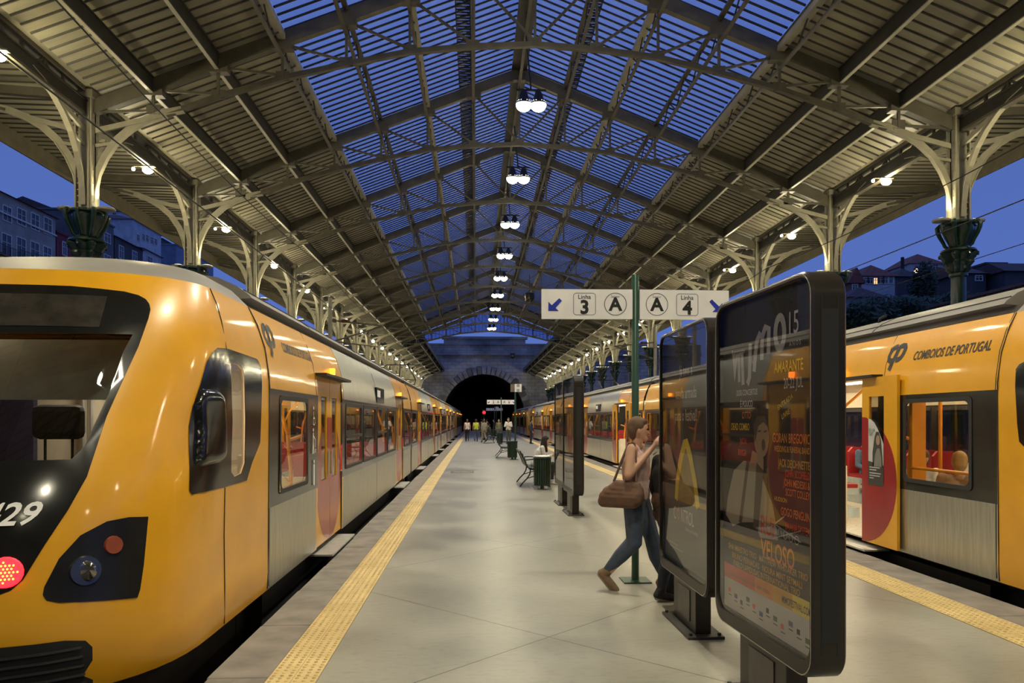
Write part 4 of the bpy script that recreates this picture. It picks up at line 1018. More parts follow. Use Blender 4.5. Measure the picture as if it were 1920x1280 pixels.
# singer leaning back, braces over a pale shirt
f3 = F1(2); m = MB()
m.add([f3(a*W1,b) for a,b in [(.02,1.04),(.05,1.16),(.13,1.33),(.26,1.40),(.42,1.40),(.50,1.30),(.60,1.18),(.66,.99),(.46,.97),(.40,1.05),(.22,1.02),(.12,.98)]], [tuple(range(12))]); m.build('poster_shirt', POS['cream'], P1)
f4 = F1(3); m = MB()
m.add([f4(a*W1,b) for a,b in circle(.475,1.545,.085,20,.115)], [tuple(range(20))]); m.add([f4(a*W1,b) for a,b in [(.37,1.47),(.50,1.43),(.50,1.36),(.33,1.36)]], [(0,1,2,3)]); m.build('poster_face', POS['skin'], P1)
m = MB(); f5 = F1(4)
m.add([f5(a*W1,b) for a,b in [(.40,1.52),(.38,1.62),(.43,1.67),(.52,1.67),(.56,1.60),(.50,1.635),(.44,1.61),(.42,1.55)]], [tuple(range(8))])
m.add([f5(a*W1,b) for a,b in circle(.50,1.505,.022,12,.034)], [tuple(range(12))])
for a in (.455,.52): m.add([f5((a+p)*W1,b) for p,b in ((-.018,1.575),(.018,1.58),(.018,1.59),(-.018,1.585))], [(0,1,2,3)])
m.add([f5(a*W1,b) for a,b in [(.30,1.40),(.335,1.40),(.24,1.02),(.20,1.02)]], [(0,1,2,3)]); m.add([f5(a*W1,b) for a,b in [(.42,1.40),(.50,1.36),(.44,1.00),(.38,1.02)]], [(0,1,2,3)])
m.build('poster_braces', POS['brown'], P1)
m = MB()
stroke(m, [tuple((a*W1, b)) for a, b in ((.40,1.10),(.56,1.04),(.72,1.13))], .008, f4)
for i in range(5): stroke(m, circle((.62+.055*i)*W1, 1.04-.004*i, .022, 10), .005, f4, closed=True)
stroke(m, [(.60*W1,1.08),(.88*W1,1.02)], .006, f4); stroke(m, [(.88*W1,1.08),(.60*W1,.99)], .005, f4); m.build('poster_drawing', POS['grey'], P1)
T = []
def tx(s, x, z, h, c, **k): T.append(dict(s=s, x=x*W1, z=z, h=h, c=c, **k))
tx('15', .77, 2.10, .17, 'white', sx=.8); tx('A N O S', .77, 2.035, .035, 'white')
tx('AMARANTE', .90, 1.905, .085, 'yellow', bold=.01, align='RIGHT', sx=.72); tx('20-22 JUL', .90, 1.815, .08, 'white', align='RIGHT', sx=.66)
tx('DOIS CONCERTOS', .17, 1.795, .05, 'white', sx=.7); tx('É POUCO', .22, 1.725, .055, 'white', bold=.01, sx=.75)
tx('ENTRADA', .66, 1.70, .04, 'yellow', rot=.35); tx('LIVRE', .70, 1.65, .04, 'yellow', rot=.35)
tx('Amarante', .10, 2.05, .05, 'grey')
tx('OTTO', .24, 1.655, .06, 'orange', bold=.01, sx=.75); tx('DEAD COMBO', .10, 1.585, .06, 'yellow', bold=.01, sx=.68); tx('NOA', .22, 1.50, .055, 'red', bold=.01, sx=.75); tx('BIXIGA', .19, 1.43, .055, 'red', bold=.01, sx=.7)
for s, z, h, c in (('GORAN BREGOVIC', 1.525, .072, 'orange'),('WEDDING & FUNERAL BAND', 1.475, .045, 'amber'),('JACK DEJOHNETTE', 1.395, .06, 'amber'),('JOHN SCOFIELD', 1.345, .055, 'red'),('JOHN MEDESKI &', 1.295, .055, 'orange'),('SCOTT COLLEY', 1.245, .055, 'orange'),('GOGO PENGUIN', 1.135, .062, 'orange'),('BAIANA SYSTEM', 1.065, .055, 'red')):
    tx(s, .96, z, h, c, bold=.012, sx=.66, align='RIGHT')
tx('HUDSON', .62, 1.205, .035, 'yellow')
tx('RUI', .47, 1.00, .15, 'red', bold=.015, sx=.75); tx('VELOSO', .47, .865, .15, 'orange', bold=.015, sx=.72)
tx('SHAI MAESTRO TRIO · MATTHEW WHITAKER TRIO', .5, .835, .05, 'amber', align='CENTER', bold=.008, fit=W1*.88); tx('BRUNO PERNADAS · NOURA MINT SEYMALI', .5, .785, .05, 'amber', align='CENTER', bold=.008, fit=W1*.78) ; tx('PABLO LAPIDUSAS INTERNATIONAL TRIO', .5, .735+.005, .05, 'amber', align='CENTER', bold=.008, fit=W1*.74)
for it in T:
    if 'fit' in it: it['align'] = 'LEFT'; it['x'] = W1/2-it['fit']/2
poster_text(P1, F1(3), T)
T = []; tx('MIMOFESTIVAL.COM', .97, .665, .055, 'dark', align='RIGHT', bold=.01, sx=.62); tx('PATROCINIOS', .06, .67, .03, 'brown', sx=.8); tx('CONCERTOS · FILMES · IDEIAS · POESIA', .2, .67, .03, 'brown', sx=.8); poster_text(P1, F1(4), T)
# big rising title
m = MB(); fm = F1(3)
stroke(m, [(.13*W1,2.06),(.15*W1,1.90),(.17*W1,2.04),(.24*W1,2.05),(.255*W1,1.86)], .042, fm); stroke(m, [(.20*W1,2.04),(.205*W1,1.88)], .036, fm)
stroke(m, [(.345*W1,2.10),(.335*W1,1.90),(.31*W1,1.86)], .046, fm)
stroke(m, [(.39*W1,1.93),(.42*W1,2.10),(.455*W1,2.14),(.485*W1,2.12),(.48*W1,1.99)], .046, fm); stroke(m, [(.485*W1,2.12),(.52*W1,2.17),(.56*W1,2.16),(.555*W1,2.02)], .046, fm)
stroke(m, circle(.675*W1, 2.12, .052, 22, .085), .046, fm, closed=True)
m.build('poster_title', POS['grey'], P1)
m = MB(); fl = F1(2)
for i in range(12):
    a = (.06+.078*i)*W1; z = .56-(i%3)*.02; m.add([fl(a,z),fl(a+.035+.012*(i%2),z),fl(a+.035+.012*(i%2),z+.028),fl(a,z+.028)], [(0,1,2,3)], [0,1,3,2][i%4])
    m.add([fl(a,z-.02),fl(a+.05,z-.02),fl(a+.05,z-.014),fl(a,z-.014)], [(0,1,2,3)], 3)
m.build('sponsor_mark', [POS['red'], POS['blue'], POS['green'], POS['dark']], P1)
# second panel
P2, F2, W2 = panel('advertising_panel', 'second bronze-framed advertising panel with the grey CONTROL poster', 1.640, 5.22, 6.56, .6)
m = MB(); m.add([F2(1)(0,.47),F2(1)(W2,.47),F2(1)(W2,1.10),F2(1)(0,1.10)], [(0,1,2,3)]); m.build('poster_field', POS['ctrl'], P2)
T = []; W1_ = W1; W1 = W2
tx('Já tens a', .5, 2.00, .13, 'grey', align='CENTER', bold=.01, sx=.8); tx('tenda armada', .5, 1.82, .13, 'grey', align='CENTER', bold=.01, sx=.8); tx('para o festival?', .5, 1.64, .13, 'grey', align='CENTER', bold=.01, sx=.8)
tx('C', .22, .82, .15, 'white', sx=.75); tx('NTROL', .40, .82, .15, 'white', sx=.70); tx('Follow your feelings', .5, .765, .04, 'grey'); tx('Preservativos e brinquedos', .12, .60, .022, 'grey'); tx('disponiveis em farmacias e supermercados', .12, .57, .022, 'grey')
poster_text(P2, F2(3), T)
m = MB(); stroke(m, circle(.335*W2,.87,.028,18,.040), .014, F2(3), closed=True); stroke(m, [(.335*W2,.91),(.35*W2,.945)], .012, F2(3)); m.build('logo_ring', POS['orange'], P2)
m = MB(); stroke(m, [(.28*W2,.98),(.30*W2,1.12),(.37*W2,1.30),(.47*W2,1.45),(.52*W2,1.46),(.60*W2,1.36),(.70*W2,1.16),(.76*W2,.98)], .09, F2(2)); m.add([F2(1.5)(a*W2,b) for a,b in [(.30,.98),(.33,1.15),(.42,1.34),(.50,1.42),(.58,1.33),(.68,1.12),(.74,.98)]], [tuple(range(7))], 1); m.build('poster_ribbon', [POS['yellow'], mat('print_ochre', (.34,.24,.06), .6)], P2)
W1 = W1_
panel('advertising_panel', 'third advertising panel, end-on and dark, standing behind the seated woman', 1.63, 12.4, 13.70, 1.2)
panel('advertising_panel', 'fourth advertising panel, just behind the third one beside the bench', 1.63, 13.92, 15.2, 1.2)
# ------------------------------------------------------------------ signs
def arrow(m, cx, cz, s, fn, sx):
    pts = [(-.5,-.5),(.20,-.5),(.0,-.28),(.5,.30),(.30,.5),(-.26,-.06),(-.5,.14)]
    pts = [(-.5,-.5),(.28,-.5),(.05,-.27),(.52,.28),(.32,.47),(-.24,-.06),(-.5,.20)]
    m.add([fn(cx+sx*a*s, cz+b*s) for a, b in pts], [tuple(range(7))])
def sign(label, x, y, h=3.12, nums=('3','4'), sector='A', zz=2.82):
    t = thing('direction_sign', label, 'sign', (x, y, 0))
    MB().lathe([(.038,.0),(.038,h),(.030,h+.01)], 16).build('post', GRP, t, True); MB().box(-.14,.14,-.14,.14,0,.012).build('base_plate', GRP, t)
    for s in (-1, 1):
        a = R(1.3)*s; W = .925
        fn0 = lambda q, z, d=0, s=s, a=a: ((s*.038+s*q*math.cos(a)), -.03+q*abs(math.sin(a))*1.0-d, z)
        m = MB(); m.add([fn0(0,zz-.15,.02),fn0(W,zz-.15,.02),fn0(W,zz+.15,.02),fn0(0,zz+.15,.02),fn0(0,zz-.15,-.02),fn0(W,zz-.15,-.02),fn0(W,zz+.15,-.02),fn0(0,zz+.15,-.02)], [(0,1,2,3),(7,6,5,4),(0,4,5,1),(1,5,6,2),(2,6,7,3),(3,7,4,0)])
        bd = m.build('board', SGN, t)
        F = lambda X, z, s=s: fn0(s*X, z, .0215)      # X signed along the board
        ink = MB()
        c = s*.175; stroke(ink, circle(c, zz, .112, 40), .006, F, closed=True); put_text(ink, 'Sector', F, c, zz+.066, .034, 'CENTER'); put_text(ink, sector, F, c, zz-.062, .185, 'CENTER', bold=.035)
        c = s*.49; stroke(ink, rrect(c-.112,c+.112,zz-.11,zz+.11,.028), .005, F, closed=True); put_text(ink, 'Linha', F, c, zz+.052, .062, 'CENTER', bold=.012); put_text(ink, nums[0 if s < 0 else 1], F, c, zz-.095, .19, 'CENTER', bold=.035)
        ink.build('lettering', INK, bd)
        ar = MB(); arrow(ar, s*.79, zz-.005, .135, F, -s if s > 0 else 1); ar.build('arrow', BLU, bd)
    return t
sign('large white direction sign on a green post, reading Linha 3 and Linha 4', 1.63, 7.57)
sign('second white direction sign far down the platform on a green post', 1.72, 50.5, nums=('3','4'))
sign('third tiny white direction sign before the tunnel', 2.2, 88, nums=('3','4'))
for x, y, lab in ((1.63, 30.8, 'tall green post with a white letter H sign, beyond the seated woman'), (2.35, 86, 'far small letter H sign on a post before the tunnel')):
    t = thing('letter_sign', lab, 'sign', (x, y, 0))
    MB().lathe([(.038,0),(.038,3.1)], 12).build('post', GRP, t, True); MB().box(-.13,.13,-.13,.13,0,.012).build('base_plate', GRP, t)
    b = MB().box(-.03,.26,-.06,-.02,2.78,3.12).build('board', mat('sign_grey', (.3,.3,.28), .5), t); m = MB(); put_text(m, 'H', lambda a, z: (a, -.063, z), .115, 2.80, .42, 'CENTER', bold=.05); m.build('lettering', WHT, b)
    MB().box(-.20,-.035,-.05,-.03,2.78,3.10).build('side_board', mat('sign_bronze', (.16,.13,.09), .5), t)
t = thing('signal_light', 'red signal lamp glowing on a short post before the tunnel', 'signal', (.93, 84, 0))
MB().lathe([(.05,0),(.05,2.1)], 10).build('post', MBL, t, True); MB().box(-.2,.2,-.1,.1,2.1,2.75).build('housing', MBL, t, bevel=.03); MB().lathe([(.17,-.13),(.17,-.10)], 16, c=(0,2.43), axis='y').build('lens', EMR, t)
# ------------------------------------------------------------------ bins and benches
def bin_(label, x, y):
    t = thing('litter_bin', label, 'bin', (x, y, 0), 0, 'slatted green litter bins')
    MB().lathe([(.17,.10),(.185,.12),(.185,.70),(.17,.70),(.16,.14)], 24).build('liner', MBL, t, True)
    m = MB()
    for k in range(24):
        a = 2*math.pi*k/24; m.beam((.195*math.cos(a),.195*math.sin(a),.09),(.205*math.cos(a),.205*math.sin(a),.72),.03,.012,(math.cos(a),math.sin(a),0))
    m.build('slat', GRN, t)
    m = MB(); m.lathe([(.19,.72),(.22,.73),(.22,.76),(.17,.77),(.165,.73)], 24); m.build('rim', GRN, t, True); m = MB(); m.lathe([(.05,.0),(.04,.1)], 10).lathe([(.12,0),(.12,.012)], 16); m.build('foot', GRN, t)
    return t
bin_('slatted green litter bin right in front of the seated woman', 1.57, 17.6); bin_('slatted green litter bin beside the tall letter H post', 1.50, 30.6); bin_('slatted green litter bin at the foot of the second direction sign', 1.60, 49.6); bin_('far slatted green litter bin beyond the second direction sign', 1.5, 64)
bag = MB(); bag.lathe([(.165,.74),(.19,.78),(.16,.80),(.12,.76)], 16, mod=lambda th, z: .08*math.sin(5*th)); o = bag.build('bin_liner_bag', WHT, None, True); o.location = (1.57,17.6,0); tag(o, 'white plastic liner hanging out of the nearest litter bin', 'bag')
bench0 = None
def bench(label, x, y, rz=0):
    """local: seat faces +x, length along y, origin under the middle"""
    global bench0
    if bench0 is not None:
        t = copy_tree(bench0); t.location = (x, y, 0); t.rotation_euler = (0,0,rz); t['label'] = label; return t
    t = thing('slatted_bench', label, 'bench', (x, y, 0), rz, 'slatted benches along the platform'); bench0 = t
    prof = [(.33,.44),(.24,.45),(.15,.455),(.06,.45),(-.03,.45),(-.12,.47)]
    bk = [(-.20,.55),(-.23,.63),(-.26,.71),(-.30,.79),(-.35,.86)]
    for a, z in prof: MB().beam((a,-.85,z),(a,.85,z),.075,.028,(0,0,1)).build('seat_slat', WOD, t)
    for a, z in bk: MB().beam((a,-.85,z),(a,.85,z),.028,.06,(-.3,0,1)).build('back_slat', WOD, t)
    for q in (-.7,.7):
        m = MB()
        m.path([(.36,q,.42),(.2,q,.43),(0,q,.425),(-.12,q,.44),(-.20,q,.52),(-.26,q,.68),(-.36,q,.88)], .035, .03, (0,1,0))
        m.path([(.33,q,.42),(.36,q,.34),(.30,q,.24),(.27,q,.14),(.31,q,.05),(.38,q,.015)], .035, .03, (0,1,0)).path([(-.10,q,.43),(-.12,q,.32),(-.18,q,.22),(-.28,q,.12),(-.36,q,.015)], .035, .03, (0,1,0))
        m.path([(.30,q,.24),(.1,q,.30),(-.18,q,.22)], .03, .02, (0,1,0)); m.path([(-.24,q,.66),(-.05,q,.68),(.18,q,.66),(.30,q,.60),(.28,q,.50),(.24,q,.43)], .03, .025, (0,1,0))
        m.build('side_frame', IRN, t)
    return t
bench('dark slatted bench with the seated woman on it', 1.43, 18.8); bench('second dark slatted bench, behind the bin by the letter H post', 1.22, 32.4); bench('third slatted bench past the second direction sign', .95, 52.6); bench('fourth slatted bench, far along the platform', .9, 60)
# ------------------------------------------------------------------ people
def V3(*a): return Vector(a)
def capsule(mb, p, r, q, s, n=10):
    p = Vector(p); q = Vector(q); d = q-p; L = d.length
    if L < 1e-5: return mb.sphere(tuple(p), r, 10)
    d.normalize(); pts = []; rr = []
    for a in (-80,-50,-20): pts.append(p+d*r*math.sin(R(a))); rr.append(r*math.cos(R(a)))
    for k in (0,.33,.67,1): pts.append(p+d*L*k); rr.append(r+(s-r)*k)
    for a in (20,50,80): pts.append(q+d*s*math.sin(R(a))); rr.append(s*math.cos(R(a)))
    mb.tube(pts, rr, n)
def blob(items, voxel, name, m, parent, label=None, smooth=3):
    mb = MB()
    for it in items:
        if it[0] == 'e': mb.sphere(it[1], 1, 14, sc=it[2])
        else: capsule(mb, *it)
    me = bpy.data.meshes.new('tmp'); me.from_pydata(mb.v, [], mb.f); o = bpy.data.objects.new('tmp', me); COL.objects.link(o)
    rm = o.modifiers.new('r', 'REMESH'); rm.mode = 'VOXEL'; rm.voxel_size = voxel; rm.use_smooth_shade = True
    sm = o.modifiers.new('s', 'SMOOTH'); sm.iterations = smooth; sm.factor = .5
    dg = bpy.context.evaluated_depsgraph_get(); ev = bpy.data.meshes.new_from_object(o.evaluated_get(dg)); bpy.data.objects.remove(o)
    ev.name = name; ev.materials.clear(); ev.materials.append(m)
    r = bpy.data.objects.new(name, ev); COL.objects.link(r); r.parent = parent
    if label: r['label'] = label
    return r
SKN = mat('skin', (.52,.30,.20), .5, 0, .06)
def cloth(n, c): return mat('cloth_'+n, c, .8, 0, .15, 18)
def hand(wr, d, side, curl=.5):
    """palm, four fingers and a thumb from the wrist along d; side = palm width direction"""
    d = Vector(d).normalized(); s = Vector(side).normalized(); s = (s-d*s.dot(d)).normalized(); n = d.cross(s); w = Vector(wr); out = []
    pc = w+d*.045; out += [(tuple(w),.022,tuple(pc-s*.012),.024),(tuple(pc-s*.018),.016,tuple(w+d*.085-s*.026),.012),(tuple(pc+s*.012),.018,tuple(w+d*.085+s*.024),.012),(tuple(pc),.018,tuple(w+d*.085),.013)]
    for k, L in ((-1.5,.062),(-.5,.076),(.5,.080),(1.5,.070)):
        b = w+d*.088+s*(.0175*k); m1 = b+d*(L*.45)+n*(L*.12*curl); e = m1+(d*(1-curl*.6)+n*curl).normalized()*L*.5
        out += [(tuple(b),.0095,tuple(m1),.0088),(tuple(m1),.0088,tuple(e),.0075)]
    b = w+d*.03+s*.028; m1 = b+(d*.6+s*.7+n*.2).normalized()*.038; out += [(tuple(b),.012,tuple(m1),.010),(tuple(m1),.010,tuple(m1+(d*.9+s*.2+n*.3).normalized()*.03),.0085)]
    return out
BASE = dict(pel=(0,0,.94), wai=(0,.0,1.06), che=(0,.0,1.24), nek=(0,-.005,1.42), hed=(0,.02,1.555), shL=(-.165,-.01,1.37), shR=(.165,-.01,1.37), elL=(-.225,-.03,1.10), elR=(.225,-.03,1.10), wrL=(-.235,.04,.86), wrR=(.235,.04,.86),
    hiL=(-.085,0,.90), hiR=(.085,0,.90), knL=(-.09,.02,.49), knR=(.09,.02,.49), anL=(-.09,-.02,.09), anR=(.09,-.02,.09))
def person(name, label, loc, rz, J={}, top=None, legs=None, shoes=None, hair=None, sc=1, sleeves=False, vox=.012, longhair=False, grp=None, fat=1, skirt=None, feet={}, look=(0,1,0), detail=True, skin=SKN):
    t = thing(name, label, 'person', loc, rz, grp); t.scale = (sc, sc, sc)
    j = {k: Vector(v) for k, v in {**BASE, **J}.items()}; P = lambda k: tuple(j[k])
    F = fat; up = (j['nek']-j['pel']).normalized(); lx = (j['shR']-j['shL']).normalized()*.07*F; hx = (j['hiR']-j['hiL']).normalized()*.055*F
    lk = Vector(look).normalized(); h = j['hed']
    def torso(g):
        return [(tuple(j['pel']-hx),.105*F+g,tuple(j['wai']-hx*.6),.092*F+g),(tuple(j['pel']+hx),.105*F+g,tuple(j['wai']+hx*.6),.092*F+g),(tuple(j['wai']-hx*.6),.092*F+g,tuple(j['che']-lx),.098*F+g),(tuple(j['wai']+hx*.6),.092*F+g,tuple(j['che']+lx),.098*F+g),
                (tuple(j['che']-lx),.098*F+g,tuple(j['shL']*.55+j['nek']*.45-up*.04),.055+g),(tuple(j['che']+lx),.098*F+g,tuple(j['shR']*.55+j['nek']*.45-up*.04),.055+g)]
    it = torso(0)+[(tuple(j['nek']-up*.06),.052,tuple(h-up*.05),.048)]
    r = (.072,.088,.108)
    it += [('e', tuple(h), r), (tuple(h+lk*.045-V3(0,0,.065)),.040,tuple(h+lk*.060-V3(0,0,.080)),.030), (tuple(h+lk*.082-V3(0,0,.005)),.008,tuple(h+lk*.100-V3(0,0,.030)),.013)]
    sx = lk.cross(V3(0,0,1)).normalized()
    for q in (-1, 1): it.append((tuple(h+sx*.072*q-V3(0,0,.0)),.014,tuple(h+sx*.076*q-V3(0,0,.035)),.010))
    for q in 'LR':
        it += [(P('sh'+q),.052*F,P('el'+q),.038*F),(P('el'+q),.038*F,P('wr'+q),.024),(P('hi'+q),.085*F,P('kn'+q),.052*F),(P('kn'+q),.054*F,tuple(j['kn'+q]*.55+j['an'+q]*.45+V3(0,-.015,0)),.052*F),(tuple(j['kn'+q]*.55+j['an'+q]*.45+V3(0,-.015,0)),.052*F,P('an'+q),.034)]
        d = (j['wr'+q]-j['el'+q]); it += hand(P('wr'+q), d, (0,1,0) if abs(d.normalized().y) < .8 else (0,0,1), .5)
        pass
    blob(it, vox, 'body', skin, t)
    tm = cloth(*top)
    its = torso(.012)
    for q in 'LR':
        if sleeves: its += [(P('sh'+q),.062*F,P('el'+q),.048*F),(P('el'+q),.048*F,tuple(j['el'+q]*.12+j['wr'+q]*.88),.034)]
        else: its += [(P('sh'+q),.050*F,tuple(j['sh'+q]*.85+j['el'+q]*.15),.050*F)]
    blob(its, vox, 'shirt', tm, t)
    lm = cloth(*legs); its = [(tuple(j['pel']-hx),.112*F,tuple(j['pel']+hx),.112*F)]
    for q in 'LR': its += [(P('hi'+q),.098*F,P('kn'+q),.064*F),(P('kn'+q),.066*F,tuple(j['kn'+q]*.55+j['an'+q]*.45+V3(0,-.015,0)),.060*F),(tuple(j['kn'+q]*.55+j['an'+q]*.45+V3(0,-.015,0)),.060*F,tuple(j['an'+q]+V3(0,0,.03)),.045)]
    if skirt: its += [(tuple(j['pel']+V3(0,0,.05)),.125*F,tuple(j['pel']-V3(0,0,.12)),.15*F)]
    blob(its, vox, 'trousers', lm, t)
    sm = cloth(*shoes)
    for q in 'LR':
        ft = Vector(feet.get(q, (0,.16,-.05))); a = j['an'+q]; dn = ft.normalized().cross(V3(1,0,0)).normalized()
        if dn.z > 0: dn = -dn
        hl = a-ft.normalized()*.035+dn*.045
        its = [(tuple(a+V3(0,0,.02)),.050,tuple(hl),.038),(tuple(hl),.040,tuple(a+ft*.6+dn*.035),.042),(tuple(a+ft*.6+dn*.035),.042,tuple(a+ft*1.05+dn*.028),.036)]
        so = blob(its, min(vox, .012), 'shoe', sm, t)
        if vox < .011: blob([(tuple(hl+dn*.026),.026,tuple(a+ft*.6+dn*.062),.028),(tuple(a+ft*.6+dn*.062),.028,tuple(a+ft*1.1+dn*.052),.024)], vox, 'shoe_sole', cloth('sole', (.30,.26,.20)), so)
    hm = cloth(*hair); its = [('e', tuple(h-lk*.020+V3(0,0,.034)), (.084,.094,.098)), ('e', tuple(h+lk*.030+V3(0,0,.082)), (.066,.055,.038)), ('e', tuple(h-lk*.05-V3(0,0,.01)), (.078,.06,.10))]
    if longhair: its += [(tuple(h-lk*.045),.075,tuple(h-lk*.09-V3(0,0,.22)),.07),(tuple(h-lk*.09-V3(0,0,.20)),.07,tuple(h-lk*.07-V3(0,0,.36)),.045)]+[(tuple(h+sx*.07*q),.03,tuple(h+sx*.08*q+lk*.02-V3(0,0,.25)),.03) for q in (-1,1)]
    blob(its, vox, 'hair', hm, t)
    if detail:
        for q in (-1, 1):
            e = MB().sphere(tuple(h+lk*.080+sx*.030*q+V3(0,0,.012)), .010, 8).build('eye', cloth('eye', (.02,.015,.012)), t, True)
        MB().sphere(tuple(h+lk*.092-V3(0,0,.052)), 1, 10, sc=(.020,.008,.006)).build('mouth', cloth('lip', (.32,.08,.07)), t, True)
    return t
# walking woman with a bag, hand raised to her face
w = person('person', 'woman in pale pink top and blue jeans walking by the panels, hand at her face', (1.55,7.17,0), R(-112),
    J=dict(shL=(-.175,0,1.37), shR=(.175,-.01,1.37), elR=(.27,-.02,1.13), wrR=(.09,.19,1.40), elL=(-.22,.08,1.10), wrL=(-.16,.26,1.02), knL=(-.09,.14,.50), anL=(-.09,.26,.10), knR=(.09,.0,.48), anR=(.09,-.26,.16), hed=(0,.03,1.55)),
    top=('dusty_pink', (.50,.35,.33)), legs=('denim', (.055,.075,.12)), shoes=('tan_suede', (.20,.13,.08)), hair=('brown_hair', (.12,.07,.04)), vox=.009, fat=1.2, feet=dict(R=(0,.10,-.13), L=(0,.16,-.045)), look=(-.15,1,-.1))
b = blob([((.22,-.14,1.03),.05,(.25,.05,1.02),.05),((.22,-.17,.99),.062,(.25,.06,.98),.06),((.21,-.22,.95),.07,(.26,.06,.94),.068),((.21,-.25,.91),.07,(.26,.05,.91),.075),((.21,-.27,.87),.06,(.26,.02,.88),.068)], .010, 'handbag', cloth('brown_leather', (.13,.07,.045)), None)
hb = thing('handbag', 'slouchy brown leather shoulder bag carried by the woman in pink', 'bag', (1.55,7.17,0), R(-112)); b.parent = hb; b.name = 'bag_body'
MB().tube([(.23,-.17,1.06),(.22,-.10,1.25),(.20,-.03,1.43),(.195,.02,1.43),(.23,.04,1.25),(.26,.05,1.06)], .012, 8).build('strap', cloth('brown_leather', (.13,.07,.045)), hb, True)
MB().tube([(.115+.028*math.cos(k),.205+.02*math.sin(k),1.335+.02*math.sin(k)) for k in [i*.45 for i in range(15)]], .005, 6).build('bracelet', STW, w)
w2 = person('person', 'person in black top and dark jeans half hidden behind the CONTROL panel', (1.765,6.80,0), R(-75), J=dict(knL=(-.09,.12,.47), anL=(-.09,.10,.09), knR=(.09,-.02,.48), anR=(.09,-.12,.10), elR=(.22,.02,1.12), wrR=(.20,.14,.92)),
    top=('black_knit', (.010,.010,.011)), legs=('dark_denim', (.018,.022,.035)), shoes=('black_shoe', (.012,.012,.014)), hair=('dark_hair', (.02,.012,.010)), sc=.92, sleeves=True, vox=.010, fat=1.12, look=(0,1,0))
blob([((-.06,0,.98),.14,(.06,0,.98),.14),((-.05,0,.86),.13,(.05,0,.86),.13)], .012, 'tunic', mat('floral_tunic', (.06,.022,.014), .8, 0, .9, 14), w2)
b = blob([((.24,-.10,.93),.055,(.25,.10,.93),.055),((.24,-.08,.84),.06,(.25,.08,.84),.06)], .010, 'handbag', cloth('navy_bag', (.02,.028,.05)), None); tag(b, 'small navy bag held low by the person in black', 'bag'); b.location = (1.765,6.80,0); b.rotation_euler = (0,0,R(-75))
# seated woman on the bench
person('person', 'woman with long dark hair in a white blouse seated on the bench reading', (1.50,18.85,-.06), R(-90),
    J=dict(pel=(0,.0,.58), wai=(0,.03,.70), che=(0,.12,.88), nek=(0,.20,1.05), hed=(0,.27,1.165), shL=(-.16,.17,1.00), shR=(.16,.17,1.00), elL=(-.20,.22,.76), elR=(.20,.22,.76), wrL=(-.07,.42,.80), wrR=(.07,.42,.80), hiL=(-.09,.03,.55), hiR=(.09,.03,.55), knL=(-.09,.45,.57), knR=(.09,.45,.57), anL=(-.09,.42,.16), anR=(.09,.42,.16)),
    top=('white_blouse', (.55,.53,.50)), legs=('black_trousers', (.012,.012,.014)), shoes=('white_shoe', (.4,.38,.35)), hair=('dark_hair', (.02,.012,.010)), sleeves=True, longhair=True, vox=.012, look=(0,1,-.5))
o = MB().box(-.06,.06,-.045,.045,0,.01).build('mobile_phone', SGN); o.location = (1.98,18.85,.80); o.rotation_euler = (0,R(-35),0); tag(o, 'small white phone in the hands of the seated woman', 'phone')
walkL = dict(knL=(-.09,.16,.50), anL=(-.09,.22,.09), knR=(.09,.02,.48), anR=(.09,-.20,.15)); walkR = dict(knR=(.09,.16,.50), anR=(.09,.22,.09), knL=(-.09,.02,.48), anL=(-.09,-.20,.15))
g = None
person('person', 'distant walker in a white T-shirt and black trousers beside the left yellow strip', (-.64,56,0), 0, J=walkL, top=('white', (.60,.58,.55)), legs=('black_trousers', (.012,.012,.014)), shoes=('black_shoe', (.012,.012,.014)), hair=('brown_hair', (.12,.07,.04)), vox=.02, fat=1.1, detail=False)
person('person', 'distant walker in a bright lime-green top and jeans in the middle of the platform', (.02,56,0), 0, J=walkR, top=('lime', (.45,.60,.04)), legs=('denim', (.055,.075,.12)), shoes=('black_shoe', (.012,.012,.014)), hair=('dark_hair', (.02,.012,.010)), vox=.02, fat=1.1, detail=False)
person('person', 'distant man in white shirt and grey trousers standing by the second direction sign', (2.2,50.2,0), R(160), J=dict(elL=(-.24,.06,1.12), wrL=(-.04,.24,1.18), elR=(.24,.06,1.12), wrR=(.06,.24,1.16)), top=('white', (.60,.58,.55)), legs=('grey_trousers', (.08,.08,.075)), shoes=('black_shoe', (.012,.012,.014)), hair=('brown_hair', (.12,.07,.04)), vox=.02, sleeves=True, fat=1.12, sc=1.05, detail=False)
person('person', 'distant pale beige figure walking left of the third bench', (.6,54,0), R(20), J=walkL, top=('beige', (.30,.27,.20)), legs=('beige_trousers', (.28,.25,.19)), shoes=('black_shoe', (.012,.012,.014)), hair=('brown_hair', (.12,.07,.04)), vox=.022, sleeves=True, detail=False)
person('person', 'distant figure with red trousers sitting by the far benches', (1.12,60.4,-.06), R(60), J=dict(pel=(0,0,.58), wai=(0,0,.70), che=(0,.02,.90), nek=(0,.03,1.08), hed=(0,.05,1.21), shL=(-.16,.02,1.03), shR=(.16,.02,1.03), elL=(-.2,.08,.8), elR=(.2,.08,.8), wrL=(-.1,.28,.72), wrR=(.1,.28,.72), hiL=(-.09,.03,.55), hiR=(.09,.03,.55), knL=(-.1,.42,.57), knR=(.1,.42,.57), anL=(-.1,.42,.14), anR=(.1,.42,.14)), top=('dark_top', (.03,.03,.03)), legs=('red', (.35,.02,.04)), shoes=('black_shoe', (.012,.012,.014)), hair=('dark_hair', (.02,.012,.010)), vox=.022, sleeves=True, detail=False)
